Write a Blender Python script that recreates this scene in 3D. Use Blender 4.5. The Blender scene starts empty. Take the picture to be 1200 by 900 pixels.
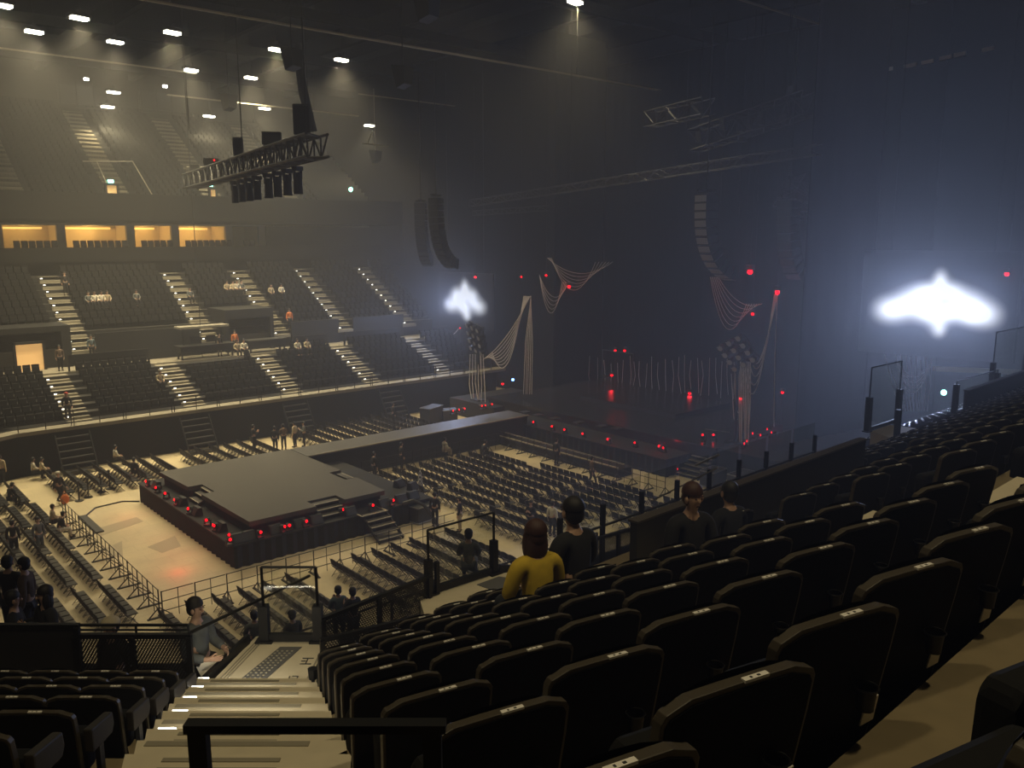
import bpy, bmesh, math, random
from mathutils import Vector, Matrix
random.seed(7)
C = bpy.context.scene.collection
PI = math.pi
def R(a): return math.radians(a)

# ------------------------------------------------------------------ survey of the hall
# X runs along the hall towards the stage, Y across it to the far stand, Z up; the arena floor is z = 0
FOC, EYE = 985.0, 14.0
PITCH = R(10.0); TH = math.atan(1150/FOC*math.cos(PITCH))
HEAD = Vector((math.cos(TH), math.sin(TH), 0)); SIDE = Vector((math.sin(TH), -math.cos(TH), 0))
FWD = HEAD*math.cos(PITCH) - Vector((0, 0, math.sin(PITCH)))
UPV = HEAD*math.sin(PITCH) + Vector((0, 0, math.cos(PITCH)))
CAM = Vector((0, 0, EYE))
def ray(x, y): return FWD + SIDE*((x-600)/FOC) - UPV*((y-450)/FOC)
def az(x, y, z): d = ray(x, y); return CAM + d*((z-EYE)/d.z)
def ay(x, y, Y): d = ray(x, y); return CAM + d*(Y/d.y)
def ax(x, y, X): d = ray(x, y); return CAM + d*(X/d.x)
PHI = R(1.97)
UV = Vector((math.cos(PHI), math.sin(PHI), 0)); NV = Vector((-math.sin(PHI), math.cos(PHI), 0))
def un(u, n, z=0): return UV*u + NV*n + Vector((0, 0, z))
def dl(D, lat, z=0): return HEAD*D + SIDE*lat + Vector((0, 0, z))

# ------------------------------------------------------------------ materials
def mat(name, col, rough=.7, metal=0., noise=0., nscale=8., emit=None, estr=0., bump=0., spec=.5):
    m = bpy.data.materials.new(name); m.use_nodes = True
    nt = m.node_tree; b = nt.nodes['Principled BSDF']
    b.inputs['Base Color'].default_value = (*col, 1); b.inputs['Roughness'].default_value = rough
    b.inputs['Metallic'].default_value = metal; b.inputs['Specular IOR Level'].default_value = spec
    if noise or bump:
        tc = nt.nodes.new('ShaderNodeTexCoord'); n = nt.nodes.new('ShaderNodeTexNoise')
        n.inputs['Scale'].default_value = nscale; n.inputs['Detail'].default_value = 4
        nt.links.new(tc.outputs['Object'], n.inputs['Vector'])
        if noise:
            r = nt.nodes.new('ShaderNodeMapRange'); r.inputs[3].default_value = 1-noise; r.inputs[4].default_value = 1+noise
            nt.links.new(n.outputs['Fac'], r.inputs[0])
            mx = nt.nodes.new('ShaderNodeMix'); mx.data_type = 'RGBA'; mx.blend_type = 'MULTIPLY'; mx.inputs[0].default_value = 1
            mx.inputs[6].default_value = (*col, 1); nt.links.new(r.outputs[0], mx.inputs[7])
            nt.links.new(mx.outputs[2], b.inputs['Base Color'])
        if bump:
            bp = nt.nodes.new('ShaderNodeBump'); bp.inputs['Strength'].default_value = bump
            nt.links.new(n.outputs['Fac'], bp.inputs['Height']); nt.links.new(bp.outputs[0], b.inputs['Normal'])
    if emit:
        b.inputs['Emission Color'].default_value = (*emit, 1); b.inputs['Emission Strength'].default_value = estr
    return m
M = {}
def mk(n, *a, **k): M[n] = mat(n, *a, **k); return M[n]
mk('dark_wall', (.013,.0125,.0115), .9, spec=.1, noise=.25, nscale=.6)
mk('ceiling', (.006,.006,.006), .95, spec=.05)
mk('floor_patch', (.40,.335,.225), .6)
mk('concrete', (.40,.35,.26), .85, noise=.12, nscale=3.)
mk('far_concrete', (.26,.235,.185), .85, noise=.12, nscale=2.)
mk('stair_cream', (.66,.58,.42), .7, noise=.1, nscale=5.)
mk('tread_strip', (.30,.27,.20), .8)
mk('tactile', (.12,.12,.12), .8)
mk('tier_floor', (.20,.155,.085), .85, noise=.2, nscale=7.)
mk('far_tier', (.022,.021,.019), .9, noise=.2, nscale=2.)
mk('shell', (.060,.049,.034), .45, noise=.15, nscale=30.)
mk('fabric', (.010,.010,.010), .95, bump=.2, nscale=180., spec=.2)
mk('seat_far', (.007,.007,.007), .8, spec=.2)
mk('seat_near_far', (.028,.026,.023), .5)
mk('plate', (.88,.84,.76), .22, spec=.8)
mk('ink', (.03,.03,.03), .6)
mk('black_metal', (.012,.012,.012), .45, metal=.3)
mk('bright_steel', (.42,.42,.42), .35, metal=.8)
mk('panel_black', (.015,.015,.015), .6, noise=.2, nscale=2.)
mk('chair_black', (.010,.010,.010), .7, spec=.25)
mk('chair_seat', (.035,.032,.027), .7)
mk('chair_leg', (.02,.02,.02), .5, metal=.4)
mk('barrier', (.012,.012,.012), .6)
mk('deck', (.062,.056,.047), .62, noise=.15, nscale=.7)
mk('runway', (.085,.080,.075), .5, noise=.15, nscale=.7)
mk('skirt', (.013,.013,.013), .85, noise=.3, nscale=2.)
mk('stage_floor', (.03,.03,.032), .22, noise=.2, nscale=.5)
mk('edge_line', (.45,.40,.30), .6)
mk('drape', (.004,.004,.0045), .95, spec=0., noise=.3, nscale=.5)
mk('rope', (.85,.80,.80), .7)
mk('speaker', (.012,.012,.012), .6)
mk('grille', (.30,.28,.28), .6)
mk('rig_metal', (.06,.06,.06), .5, metal=.5)
mk('rig_black', (.02,.02,.02), .6)
mk('catwalk', (.50,.46,.36), .7)
mk('case', (.035,.035,.035), .5)
mk('housing', (.05,.05,.05), .5, metal=.5)
mk('lens_white', (.9,.9,.8), .4, emit=(1,.93,.72), estr=18)
mk('lens_small', (.9,.9,.8), .4, emit=(1,.95,.82), estr=30)
mk('lens_step', (.9,.9,.8), .4, emit=(1,.95,.80), estr=5)
mk('lens_red', (.8,.02,.02), .4, emit=(1,.0,.006), estr=5)
mk('lens_green', (.1,.8,.5), .4, emit=(.25,1,.7), estr=14)
mk('lens_blue', (.1,.2,.9), .4, emit=(.1,.25,1), estr=14)
mk('monitor_lit', (.8,.8,.8), .4, emit=(.8,.9,1), estr=1.2)
mk('suite_wall', (.78,.62,.36), .7)
mk('suite_col', (.26,.24,.20), .8)
mk('suite_strip', (.9,.7,.3), .5, emit=(1,.60,.16), estr=1.6)
mk('door_glow', (.9,.6,.3), .5, emit=(1,.55,.18), estr=.62)
mk('skin', (.58,.36,.25), .55)
mk('hair_black', (.012,.010,.009), .6)
mk('hair_red', (.055,.020,.014), .6)
for nm, c in dict(yellow=(.62,.43,.03), black=(.013,.013,.014), navy=(.022,.026,.035), grey=(.12,.13,.13), white=(.62,.58,.50), beige=(.42,.35,.25),
                  brown=(.12,.08,.055), blue=(.10,.14,.17), orange=(.75,.22,.06), cream=(.55,.47,.33), denim=(.05,.06,.08), red=(.4,.04,.03)).items():
    mk('cloth_'+nm, c, .9, noise=.2, nscale=14.)

def glass_mat(name, tint, rough=.03):
    m = bpy.data.materials.new(name); m.use_nodes = True; nt = m.node_tree
    for n in list(nt.nodes): nt.nodes.remove(n)
    o = nt.nodes.new('ShaderNodeOutputMaterial'); mx = nt.nodes.new('ShaderNodeMixShader')
    t = nt.nodes.new('ShaderNodeBsdfTransparent'); g = nt.nodes.new('ShaderNodeBsdfGlossy')
    t.inputs[0].default_value = (*tint, 1); g.inputs['Roughness'].default_value = rough
    mx.inputs[0].default_value = .035; nt.links.new(t.outputs[0], mx.inputs[1]); nt.links.new(g.outputs[0], mx.inputs[2])
    nt.links.new(mx.outputs[0], o.inputs[0]); return m
M['glass'] = glass_mat('glass', (.90,.91,.88))

def floor_mat():
    m = bpy.data.materials.new('floor_concrete'); m.use_nodes = True; nt = m.node_tree; b = nt.nodes['Principled BSDF']
    tc = nt.nodes.new('ShaderNodeTexCoord'); n1 = nt.nodes.new('ShaderNodeTexNoise'); n1.inputs['Scale'].default_value = .35; n1.inputs['Detail'].default_value = 6
    n2 = nt.nodes.new('ShaderNodeTexNoise'); n2.inputs['Scale'].default_value = 4.; n2.inputs['Detail'].default_value = 5
    br = nt.nodes.new('ShaderNodeTexBrick'); br.inputs['Scale'].default_value = .32; br.inputs['Mortar Size'].default_value = .003
    br.inputs['Color1'].default_value = (.97,.97,.97,1); br.inputs['Color2'].default_value = (1.04,1.04,1.02,1); br.inputs['Mortar'].default_value = (.78,.78,.75,1)
    for n in (n1, n2, br): nt.links.new(tc.outputs['Object'], n.inputs['Vector'])
    r1 = nt.nodes.new('ShaderNodeMapRange'); r1.inputs[1].default_value = .3; r1.inputs[2].default_value = .7; r1.inputs[3].default_value = .8; r1.inputs[4].default_value = 1.12
    r2 = nt.nodes.new('ShaderNodeMapRange'); r2.inputs[3].default_value = .93; r2.inputs[4].default_value = 1.07
    nt.links.new(n1.outputs['Fac'], r1.inputs[0]); nt.links.new(n2.outputs['Fac'], r2.inputs[0])
    mu = nt.nodes.new('ShaderNodeMath'); mu.operation = 'MULTIPLY'; nt.links.new(r1.outputs[0], mu.inputs[0]); nt.links.new(r2.outputs[0], mu.inputs[1])
    a = nt.nodes.new('ShaderNodeMix'); a.data_type = 'RGBA'; a.blend_type = 'MULTIPLY'; a.inputs[0].default_value = 1
    a.inputs[6].default_value = (.62,.52,.335,1); nt.links.new(mu.outputs[0], a.inputs[7])
    c = nt.nodes.new('ShaderNodeMix'); c.data_type = 'RGBA'; c.blend_type = 'MULTIPLY'; c.inputs[0].default_value = 1
    nt.links.new(a.outputs[2], c.inputs[6]); nt.links.new(br.outputs['Color'], c.inputs[7]); nt.links.new(c.outputs[2], b.inputs['Base Color'])
    b.inputs['Roughness'].default_value = .55
    return m
M['floor'] = floor_mat()

# ------------------------------------------------------------------ mesh builder
class MB:
    def __init__(s): s.v = []; s.f = []; s.T = None
    def add(s, vs, fs):
        o = len(s.v)
        for p in vs:
            p = Vector(p)
            s.v.append(s.T @ p if s.T is not None else p)
        s.f += [[i+o for i in f] for f in fs]
        return s
    def box(s, c, d, rot=None):
        hx, hy, hz = d[0]/2, d[1]/2, d[2]/2
        P = [Vector((x*hx, y*hy, z*hz)) for z in (-1, 1) for y in (-1, 1) for x in (-1, 1)]
        if rot is not None: P = [rot @ p for p in P]
        c = Vector(c)
        return s.add([p+c for p in P], [(0,2,3,1),(4,5,7,6),(0,1,5,4),(2,6,7,3),(0,4,6,2),(1,3,7,5)])
    def bx(s, x0, x1, y0, y1, z0, z1): return s.box(((x0+x1)/2, (y0+y1)/2, (z0+z1)/2), (abs(x1-x0), abs(y1-y0), abs(z1-z0)))
    def bar(s, a, b, w, h=None, up=(0, 0, 1)):
        a, b = Vector(a), Vector(b); d = b-a; L = d.length
        if L < 1e-6: return s
        d.normalize(); up = Vector(up)
        if abs(d.dot(up)) > .99: up = Vector((1, 0, 0))
        x = d.cross(up).normalized(); z = x.cross(d)
        return s.box((a+b)/2, (w, L, h or w), Matrix((x, d, z)).transposed())
    def tube(s, pts, r, n=6, cap=True):
        pts = [Vector(p) for p in pts]; rings = []; prev = None
        for i, p in enumerate(pts):
            t = (pts[min(i+1, len(pts)-1)] - pts[max(i-1, 0)])
            t = t.normalized() if t.length > 1e-9 else Vector((0, 0, 1))
            if prev is None:
                x = t.cross(Vector((0, 0, 1)));  x = x if x.length > 1e-3 else Vector((1, 0, 0))
            else: x = prev - t*prev.dot(t)
            x.normalize(); prev = x; y = t.cross(x); rr = r[i] if isinstance(r, (list, tuple)) else r
            rings.append([p + (x*math.cos(2*PI*k/n) + y*math.sin(2*PI*k/n))*rr for k in range(n)])
        vs = [q for ring in rings for q in ring]; fs = []
        for i in range(len(rings)-1):
            for k in range(n): fs.append((i*n+k, i*n+(k+1) % n, (i+1)*n+(k+1) % n, (i+1)*n+k))
        if cap: fs += [tuple(range(n-1, -1, -1)), tuple((len(rings)-1)*n+k for k in range(n))]
        return s.add(vs, fs)
    def prism(s, poly, z0, z1):
        n = len(poly); vs = [(x, y, z0) for x, y in poly] + [(x, y, z1) for x, y in poly]
        return s.add(vs, [tuple(range(n-1, -1, -1)), tuple(range(n, 2*n))] + [(i, (i+1) % n, n+(i+1) % n, n+i) for i in range(n)])
    def slab(s, poly, f0, f1):      # poly in a plane, extruded between two mappings
        n = len(poly); vs = [f0(*p) for p in poly] + [f1(*p) for p in poly]
        return s.add(vs, [tuple(range(n-1, -1, -1)), tuple(range(n, 2*n))] + [(i, (i+1) % n, n+(i+1) % n, n+i) for i in range(n)])
    def ball(s, c, r, n=10, m=7, lo=0., hi=1.):
        c = Vector(c); r = (r, r, r) if not isinstance(r, (tuple, list)) else r; vs = []; fs = []
        for i in range(m+1):
            t = PI*(lo+(hi-lo)*i/m)
            for k in range(n):
                a = 2*PI*k/n; vs.append(c + Vector((r[0]*math.sin(t)*math.cos(a), r[1]*math.sin(t)*math.sin(a), r[2]*math.cos(t))))
        for i in range(m):
            for k in range(n): fs.append((i*n+k, (i+1)*n+k, (i+1)*n+(k+1) % n, i*n+(k+1) % n))
        fs.append(tuple(m*n+k for k in range(n)))
        return s.add(vs, fs)
    def build(s, name, m, parent=None, smooth=False, bevel=0.):
        me = bpy.data.meshes.new(name); me.from_pydata([tuple(p) for p in s.v], [], s.f); me.validate()
        bm = bmesh.new(); bm.from_mesh(me)
        if smooth: bmesh.ops.remove_doubles(bm, verts=bm.verts, dist=1e-5)
        if bevel: bmesh.ops.bevel(bm, geom=list(bm.edges), offset=bevel, segments=2, affect='EDGES', profile=.6, clamp_overlap=True)
        bmesh.ops.recalc_face_normals(bm, faces=bm.faces); bm.to_mesh(me); bm.free()
        if smooth:
            for p in me.polygons: p.use_smooth = True
            me.set_sharp_from_angle(angle=R(38))
        me.materials.append(M[m] if isinstance(m, str) else m)
        o = bpy.data.objects.new(name, me); C.objects.link(o)
        if parent: o.parent = parent
        return o
def tag(o, label=None, cat=None, group=None, kind=None):
    if label: o['label'] = label
    if cat: o['category'] = cat
    if group: o['group'] = group
    if kind: o['kind'] = kind
    return o
def thing(name, label, cat, loc=(0,0,0), rz=0, group=None):
    o = bpy.data.objects.new(name, None); o.empty_display_size = .1; C.objects.link(o)
    o.location = loc; o.rotation_euler = (0, 0, rz); return tag(o, label, cat, group)
KIDS = {}
def reg(root):
    KIDS[root.name] = [(c, [g for g in C.objects if g.parent == c]) for c in C.objects if c.parent == root]
def dup(root, loc, rz, label=None, group=None, rot=None):
    if root.name not in KIDS: reg(root)
    r = root.copy(); C.objects.link(r); r.location = loc; r.rotation_euler = rot or (0, 0, rz)
    if label: r['label'] = label
    if group: r['group'] = group
    for c, gs in KIDS[root.name]:
        k = c.copy(); C.objects.link(k); k.parent = r
        for g in gs:
            q = g.copy(); C.objects.link(q); q.parent = k
    return r
class Proto:      # the first placement uses the built thing, later ones copy it
    def __init__(s, root): s.o = root; s.used = False; reg(root)
    def put(s, loc, rz, label, group=None, rot=None):
        if not s.used:
            s.used = True; s.o.location = loc; s.o.rotation_euler = rot or (0, 0, rz); s.o['label'] = label
            if group: s.o['group'] = group
            return s.o
        return dup(s.o, loc, rz, label, group, rot)
def struct(name, mb, m, label=None, **k):
    o = mb.build(name, m, **k); o['kind'] = 'structure'
    if label: o['label'] = label
    return o
ORD = ['zeroth','first','second','third','fourth','fifth','sixth','seventh','eighth','ninth','tenth','eleventh','twelfth','thirteenth','fourteenth','fifteenth','sixteenth','seventeenth','eighteenth','nineteenth','twentieth']
def nth(i):
    if i <= 20: return ORD[i]
    t = {2:'twenty', 3:'thirty', 4:'forty', 5:'fifty', 6:'sixty', 7:'seventy', 8:'eighty', 9:'ninety'}[i//10]
    return t+'-'+ORD[i % 10] if i % 10 else {20:'twentieth',30:'thirtieth',40:'fortieth',50:'fiftieth',60:'sixtieth',70:'seventieth',80:'eightieth',90:'ninetieth'}[i]

# ================================================================== ROOM
X0, X1, Y0, Y1, ZC = -30, 74, -14, 93, 33
struct('floor', MB().bx(X0, X1, Y0, Y1, -.3, 0), 'floor')
struct('ceiling', MB().bx(X0, X1, Y0, Y1, ZC, ZC+.3), 'ceiling')
struct('wall_far', MB().bx(X0, X1, Y1, Y1+.3, 0, ZC), 'dark_wall')
struct('wall_near', MB().bx(X0, X1, Y0-.3, Y0, 0, ZC), 'dark_wall')
struct('wall_stage', MB().bx(X1, X1+.3, Y0, Y1, 0, ZC), 'dark_wall')
struct('wall_back', MB().bx(X0-.3, X0, Y0, Y1, 0, ZC), 'dark_wall')

# ================================================================== FAR STAND
FX0, FX1 = 3, 46
LOWA = [13.2, 20.4, 27.6, 34.4, 41.4]; MIDA = [15.7, 24.8, 30.7, 36.6, 43.2]; UPA = [14.3, 22.0, 29.8, 37.3]
far_seat = MB()
def seat_lump(mb, x, y, z, ang=0.):
    mb.T = Matrix.Translation((x, y, z)) @ Matrix.Rotation(ang, 4, 'Z')
    mb.add([(-.23,.05,.2),(.23,.05,.2),(.23,.13,.86),(-.23,.13,.86),(-.2,-.03,.2),(.2,-.03,.2),(.2,.05,.88),(-.2,.05,.88)],
           [(0,1,2,3),(4,7,6,5),(0,3,7,4),(1,5,6,2),(3,2,6,7),(0,4,5,1)])
    mb.add([(-.19,-.05,.32),(.19,-.05,.32),(.19,-.16,.40),(-.19,-.16,.40),(-.19,-.02,.74),(.19,-.02,.74),(.19,-.10,.72),(-.19,-.10,.72)],
           [(0,1,5,4),(1,2,6,5),(2,3,7,6),(3,0,4,7),(4,5,6,7),(0,3,2,1)])
    mb.T = None
def tier(name, x0, x1, y0, z0, n, dy, dz, zb, aisles, aw, label, seats=True, skip=()):
    t = MB()
    for i in range(n): t.bx(x0, x1, y0+dy*i, y0+dy*n+.3, zb if i == 0 else z0+dz*(i-1), z0+dz*i)
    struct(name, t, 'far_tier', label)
    if not seats: return
    for i in range(n):
        x = x0+.3
        while x < x1-.3:
            if all(abs(x-a) > aw/2+.3 for a in aisles) and not any(s[0] <= i <= s[1] and s[2] < x < s[3] for s in skip):
                seat_lump(far_seat, x, y0+dy*i+dy*.62, z0+dz*i)
            x += .52
def aisle(x, w, y0, z0, n, dy, dz, label, step_side=-1, lights=True, grp=None):
    t = MB()
    for i in range(n):
        t.bx(x-w/2, x+w/2, y0+dy*i-dy*.5, y0+dy*i+.02, z0+dz*(i-1)-.02, z0+dz*(i-.5))
        t.bx(x-w/2, x+w/2, y0+dy*i, y0+dy*(i+1), z0+dz*i-.15, z0+dz*i+.03)
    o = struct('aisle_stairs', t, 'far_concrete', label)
    if lights:
        for i in range(0, n):
            MB().box((x+step_side*(w/2-.12), y0+dy*i-.44, z0+dz*i-.08), (.14, .05, .05)).build('step_light', 'lens_step', o)
    return o
# lower section, its front walkway and the dark wall below
LZ, LY = 2.65, 55.0
fw = MB(); fw.bx(9.5, FX1, LY, LY+1.0, 0, LZ-.22); struct('trim_1', MB().bx(9.5, FX1+1, LY-.12, LY+1.0, LZ-.22, LZ), 'far_concrete', 'pale concrete edge along the top of the wall under the far stand')
struct('wall_far_stand', fw, 'dark_wall', 'dark wall below the far stand')
cw = MB(); cw.prism([(9.5,55),(9.5,57),(-6,50),(-6,48)], 0, LZ-.22); struct('wall_corner', cw, 'dark_wall')
cw = MB(); cw.prism([(9.5,54.88),(9.5,56),(-6,49.2),(-6,47.9)], LZ-.22, LZ); struct('trim_2', cw, 'far_concrete')
tier('lower_tier', FX0, FX1, LY+.9, LZ+.05, 7, .83, .36, 0, LOWA, 1.5, 'lower seating steps of the far stand', skip=((6,6,21.0,30.3),(5,5,21.0,26.0)))
for i, x in enumerate(LOWA): aisle(x, 1.45, LY+.95, LZ+.05, 7, .83, .36, 'concrete aisle stairs, %s from the left in the lower far stand' % nth(i+1))
# corner seats
for i in range(5):
    t = Matrix.Translation((9.0,56.2,0))
    for j in range(18):
        p = Vector((8.9,56.4,0)) + Vector((-.92,-.40,0))*(.52*j) + Vector((-.40,.92,0))*(.83*i)
        if p.x < 9: seat_lump(far_seat, p.x, p.y, LZ+.05+.36*i, R(23.5))
ct = MB()
for i in range(6):
    a = Vector((9.5,55.9,0))+Vector((-.40,.92,0))*(.83*i); b = a+Vector((-.92,-.40,0))*17; d = Vector((-.40,.92,0))*6
    ct.prism([(a.x,a.y),((a+d).x,(a+d).y),((b+d).x,(b+d).y),(b.x,b.y)], LZ-.3 if i == 0 else LZ+.05+.36*(i-1), LZ+.05+.36*i)
struct('corner_tier', ct, 'far_tier', 'corner seating steps at the left of the far stand')
# railing along the front of the far stand
for i in range(12):
    x0 = 9.6+i*3.0; x1 = x0+2.95
    if any(x0 < a < x1 for a in ()): continue
    rl = MB(); rl.bar((x0,LY+.05,LZ+.95), (x1,LY+.05,LZ+.95), .05); rl.bar((x0,LY+.05,LZ+.5), (x1,LY+.05,LZ+.5), .02)
    for x in (x0+.05, x0+1.5, x1-.05): rl.bar((x,LY+.05,LZ), (x,LY+.05,LZ+.95), .045)
    tag(rl.build('guard_rail', 'black_metal'), 'dark guard rail length, %s from the left along the far stand edge' % nth(i+1), 'railing', 'guard rails of the far stand')
# walkway between lower and middle sections
WZ, WY = 5.0, 61.9
struct('walkway', MB().bx(FX0, FX1, WY-.2, 64.5, 4.4, WZ), 'far_concrete', 'pale cross walkway behind the lower far seats')
tier('middle_tier', FX0, FX1, 64.3, 6.3, 11, .76, .46, WZ-.2, MIDA, 1.5, 'middle seating steps of the far stand',
     skip=((0,2,9.5,15.5),(0,3,25.8,30.0),(0,1,16.8,24)))
for i, x in enumerate(MIDA): aisle(x, 1.45, 64.3, 6.3, 11, .76, .46, 'concrete aisle stairs, %s from the left in the middle far stand' % nth(i+1))
def solid(name, x0, x1, y0, y1, z0, z1, m='panel_black'):
    return struct(name, MB().bx(x0, x1, y0, y1, z0, z1), m)
# vomitory walls and parapets on the walkway
solid('parapet_wall', 16.6, 24.0, 64.0, 64.2, WZ, 7.2)
solid('parapet_wall', 31.6, 36.0, 64.0, 64.2, WZ, 7.0)
solid('parapet_wall', 37.4, 42.6, 64.0, 64.2, WZ, 7.0)
vm = MB(); vm.prism([(9.3,64.0),(15.0,64.0),(15.0,67.2),(9.3,67.2)], 7.5, 7.9); vm.bx(9.3,9.9,64,67.2,WZ,7.5); vm.bx(14.4,15.0,64,67.2,WZ,7.5); vm.bx(9.9,12.7,66.8,67.2,WZ,7.5); vm.bx(13.9,14.4,66.8,67.2,WZ,7.5)
struct('vomitory_wall', vm, 'panel_black', 'dark walls round the lit passage in the far stand')
vm = MB(); vm.prism([(26.0,63.9),(30.0,63.9),(30.0,67.4),(26.0,67.4)], 7.6, 8.3); vm.bx(26,30,66.9,67.4,WZ,7.6); vm.bx(26,26.3,63.9,67,WZ,7.6); vm.bx(29.7,30,63.9,67,WZ,7.6)
struct('vomitory_wall', vm, 'panel_black', 'dark block over the passage beside the third aisle')
def lit_door(n, x0, x1, y, z0, z1, label):
    f = MB(); f.bx(x0-.15,x0,y-.2,y+.1,z0,z1+.15); f.bx(x1,x1+.15,y-.2,y+.1,z0,z1+.15); f.bx(x0-.15,x1+.15,y-.2,y+.1,z1,z1+.15)
    o = struct('door_%d' % n, f, 'panel_black', label)
    MB().bx(x0, x1, y, y+.06, z0, z1).build('lit_opening', 'door_glow', o)
da, db = ay(21,440,63.9), ay(49,402,63.9)
lit_door(1, da.x, db.x, 63.9, max(WZ, da.z), db.z, 'doorway glowing orange in the far stand passage')
# pale posts on the walkway and low barriers behind the lower section
for k, (xa, xb) in enumerate(((14.2,19.4),(30.6,33.6),(35.2,40.6))):
    w = MB(); w.bx(xa, xb, 61.75, 61.85, WZ+.45, WZ+1.1); 
    n = 4
    for j in range(n+1): w.bx(xa+(xb-xa)*j/n-.05, xa+(xb-xa)*j/n+.05, 61.72, 61.88, WZ-.1, WZ+.5)
    tag(w.build('parapet_panel', 'panel_black'), 'black parapet panel on posts, %s from the left behind the lower far seats' % nth(k+1), 'panel', 'parapet panels of the far stand')
# mixing booths on the walkway
def booth(x0, x1, y, label, canopy):
    t = thing('control_booth', label, 'booth', ((x0+x1)/2, y, WZ)); h = (x1-x0)/2
    MB().bx(-h, h, -.5, .5, .5, .95).build('counter', 'case', t)
    MB().bx(-h-.1, h+.1, -.6, .6, .95, 1.02).build('worktop', 'rig_metal', t)
    for x in (-h+.1, h-.1):
        for y_ in (-.4, .4): MB().bx(x-.05, x+.05, y_-.05, y_+.05, 0, .5).build('leg', 'case', t)
    if canopy:
        MB().bx(-h+.1, h-.2, -.3, .9, 2.25, 2.4).build('canopy', 'suite_col', t)
        for x in (-h+.5, h-.6): MB().bx(x-.04, x+.04, .2, .28, 1.0, 2.25).build('post', 'rig_metal', t)
        for x in (-.7, .5): MB().bx(x-.35, x+.35, .1, .16, 1.15, 1.65).build('monitor', 'case', t)
    return t
booth(21.7, 25.7, 62.3, 'mixing booth with pale canopy and two monitors on the far walkway', True)
booth(27.0, 30.0, 62.4, 'low dark counter beside the canopied booth on the far walkway', False)
# upper walkway and wall behind the middle section, private boxes, balcony
struct('walkway_upper', MB().bx(FX0, FX1, 72.6, 75, 9, 10.95), 'far_tier', 'dark walkway above the middle far seats')
struct('parapet_boxes', MB().bx(FX0, FX1, 72.7, 72.9, 12.0, 13.1), 'dark_wall', 'dark parapet before the private box seats')
struct('wall_suites', MB().bx(FX0, FX1+4, 74.6, 75, 10.9, 12.6), 'dark_wall', 'dark wall below the private boxes')
struct('box_balcony', MB().bx(FX0, FX1, 72.9, 75.2, 12.2, 12.75), 'dark_wall', 'dark balcony in front of the private boxes')
x = 11
while x < 33:
    if all(abs(x-a) > .6 for a in (13.2, 17.6, 22.6, 26.3, 31.4)): seat_lump(far_seat, x, 73.6, 12.75)
    x += .52
SX = [9.0, 13.2, 17.6, 22.9, 26.6, 31.4, 34.6]
SU = (75.2, 79.0, 12.7, 14.85)
struct('wall_boxes', MB().bx(FX0, FX1+2, SU[1], SU[1]+.2, 12.4, 15.2), 'suite_wall', 'warm back wall of the private boxes')
struct('floor_boxes', MB().bx(FX0, 46, 75, SU[1], 12.4, 12.7), 'suite_col')
struct('ceiling_boxes', MB().bx(FX0, 46, 75, SU[1], 14.85, 15.2), 'suite_col')
for i, xx in enumerate(SX):
    struct('partition', MB().bx(xx-.32, xx+.32, 75.1, 75.5, 12.7, 14.85), 'suite_col', 'grey pier between the private boxes, %s from the left' % nth(i+1))
    struct('partition', MB().bx(xx-.06, xx+.06, 75.5, SU[1], 12.7, 14.85), 'suite_wall')
for i in range(6):
    a, b = SX[i], SX[i+1]; mid = (a+b)/2
    if i < 5:
        st = MB().bx(a+.6, b-.6, 78.6, 78.75, 14.55, 14.7)
        tag(st.build('light_strip', 'suite_strip'), 'warm light strip under the ceiling of the %s private box' % nth(i+1), 'light', 'box light strips')
        L = bpy.data.lights.new('box_lamp', 'POINT'); L.energy = [150, 95, 200, 140, 180, 30][i]; L.color = (1,.60,.20); L.shadow_soft_size = .3
        o = bpy.data.objects.new('box_lamp', L); C.objects.link(o); o.location = (mid, 77.2, 14.4)
    g = MB().bx(a+.32, b-.32, 75.28, 75.31, 12.75, 14.85)
    o = g.build('window_%d' % (i+1), 'glass'); o['kind'] = 'structure'; o['label'] = 'window of the %s private box' % nth(i+1)
struct('wall_blind', MB().bx(34.9, FX1+4, 75.0, 75.3, 12.4, 15.2), 'dark_wall')
struct('balcony_front', MB().bx(FX0, FX1+2, 71.8, 72.3, 15.2, 17.3), 'dark_wall', 'dark front of the upper balcony')
struct('balcony_floor', MB().bx(FX0, FX1+2, 72.3, 89, 15.0, 15.6), 'dark_wall')
tier('upper_tier', FX0, FX1, 72.6, 16.3, 23, .62, .40, 15.4, UPA, 1.6, 'steep upper seating steps of the far stand', skip=((0,5,20.2,22.0),(0,5,28.3,30.0),(0,23,40,50)))
for i, x in enumerate(UPA): aisle(x, 1.6, 72.6, 16.3, 23, .62, .40, 'pale aisle stairs, %s from the left in the upper balcony' % nth(i+1), lights=False)
lit_door(2, 20.65, 21.4, 72.9, 16.3, 17.95, 'small orange doorway under the left balcony exit sign')
lit_door(3, 29.0, 29.45, 72.9, 16.3, 17.9, 'narrow orange doorway under the right balcony exit sign')
for nm, x, lab in (('l', 20.9, 'left'), ('r', 28.9, 'right')):
    s = MB().bx(x-.2, x+.2, 72.5, 72.6, 18.15, 18.38)
    tag(s.build('exit_sign', 'lens_green'), 'small glowing green exit sign above the %s balcony doorway' % lab, 'sign')
    r = MB(); r.bar((x-1.9,72.6,19.7),(x+1.8,72.6,19.9),.06); r.bar((x+1.8,72.6,19.9),(x+3.2,72.6,17.2),.06); r.bar((x-.9,72.6,19.75),(x-.3,72.6,18.1),.06)
    tag(r.build('handrail', 'catwalk'), 'pale handrail round the %s balcony doorway' % lab, 'railing')
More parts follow.
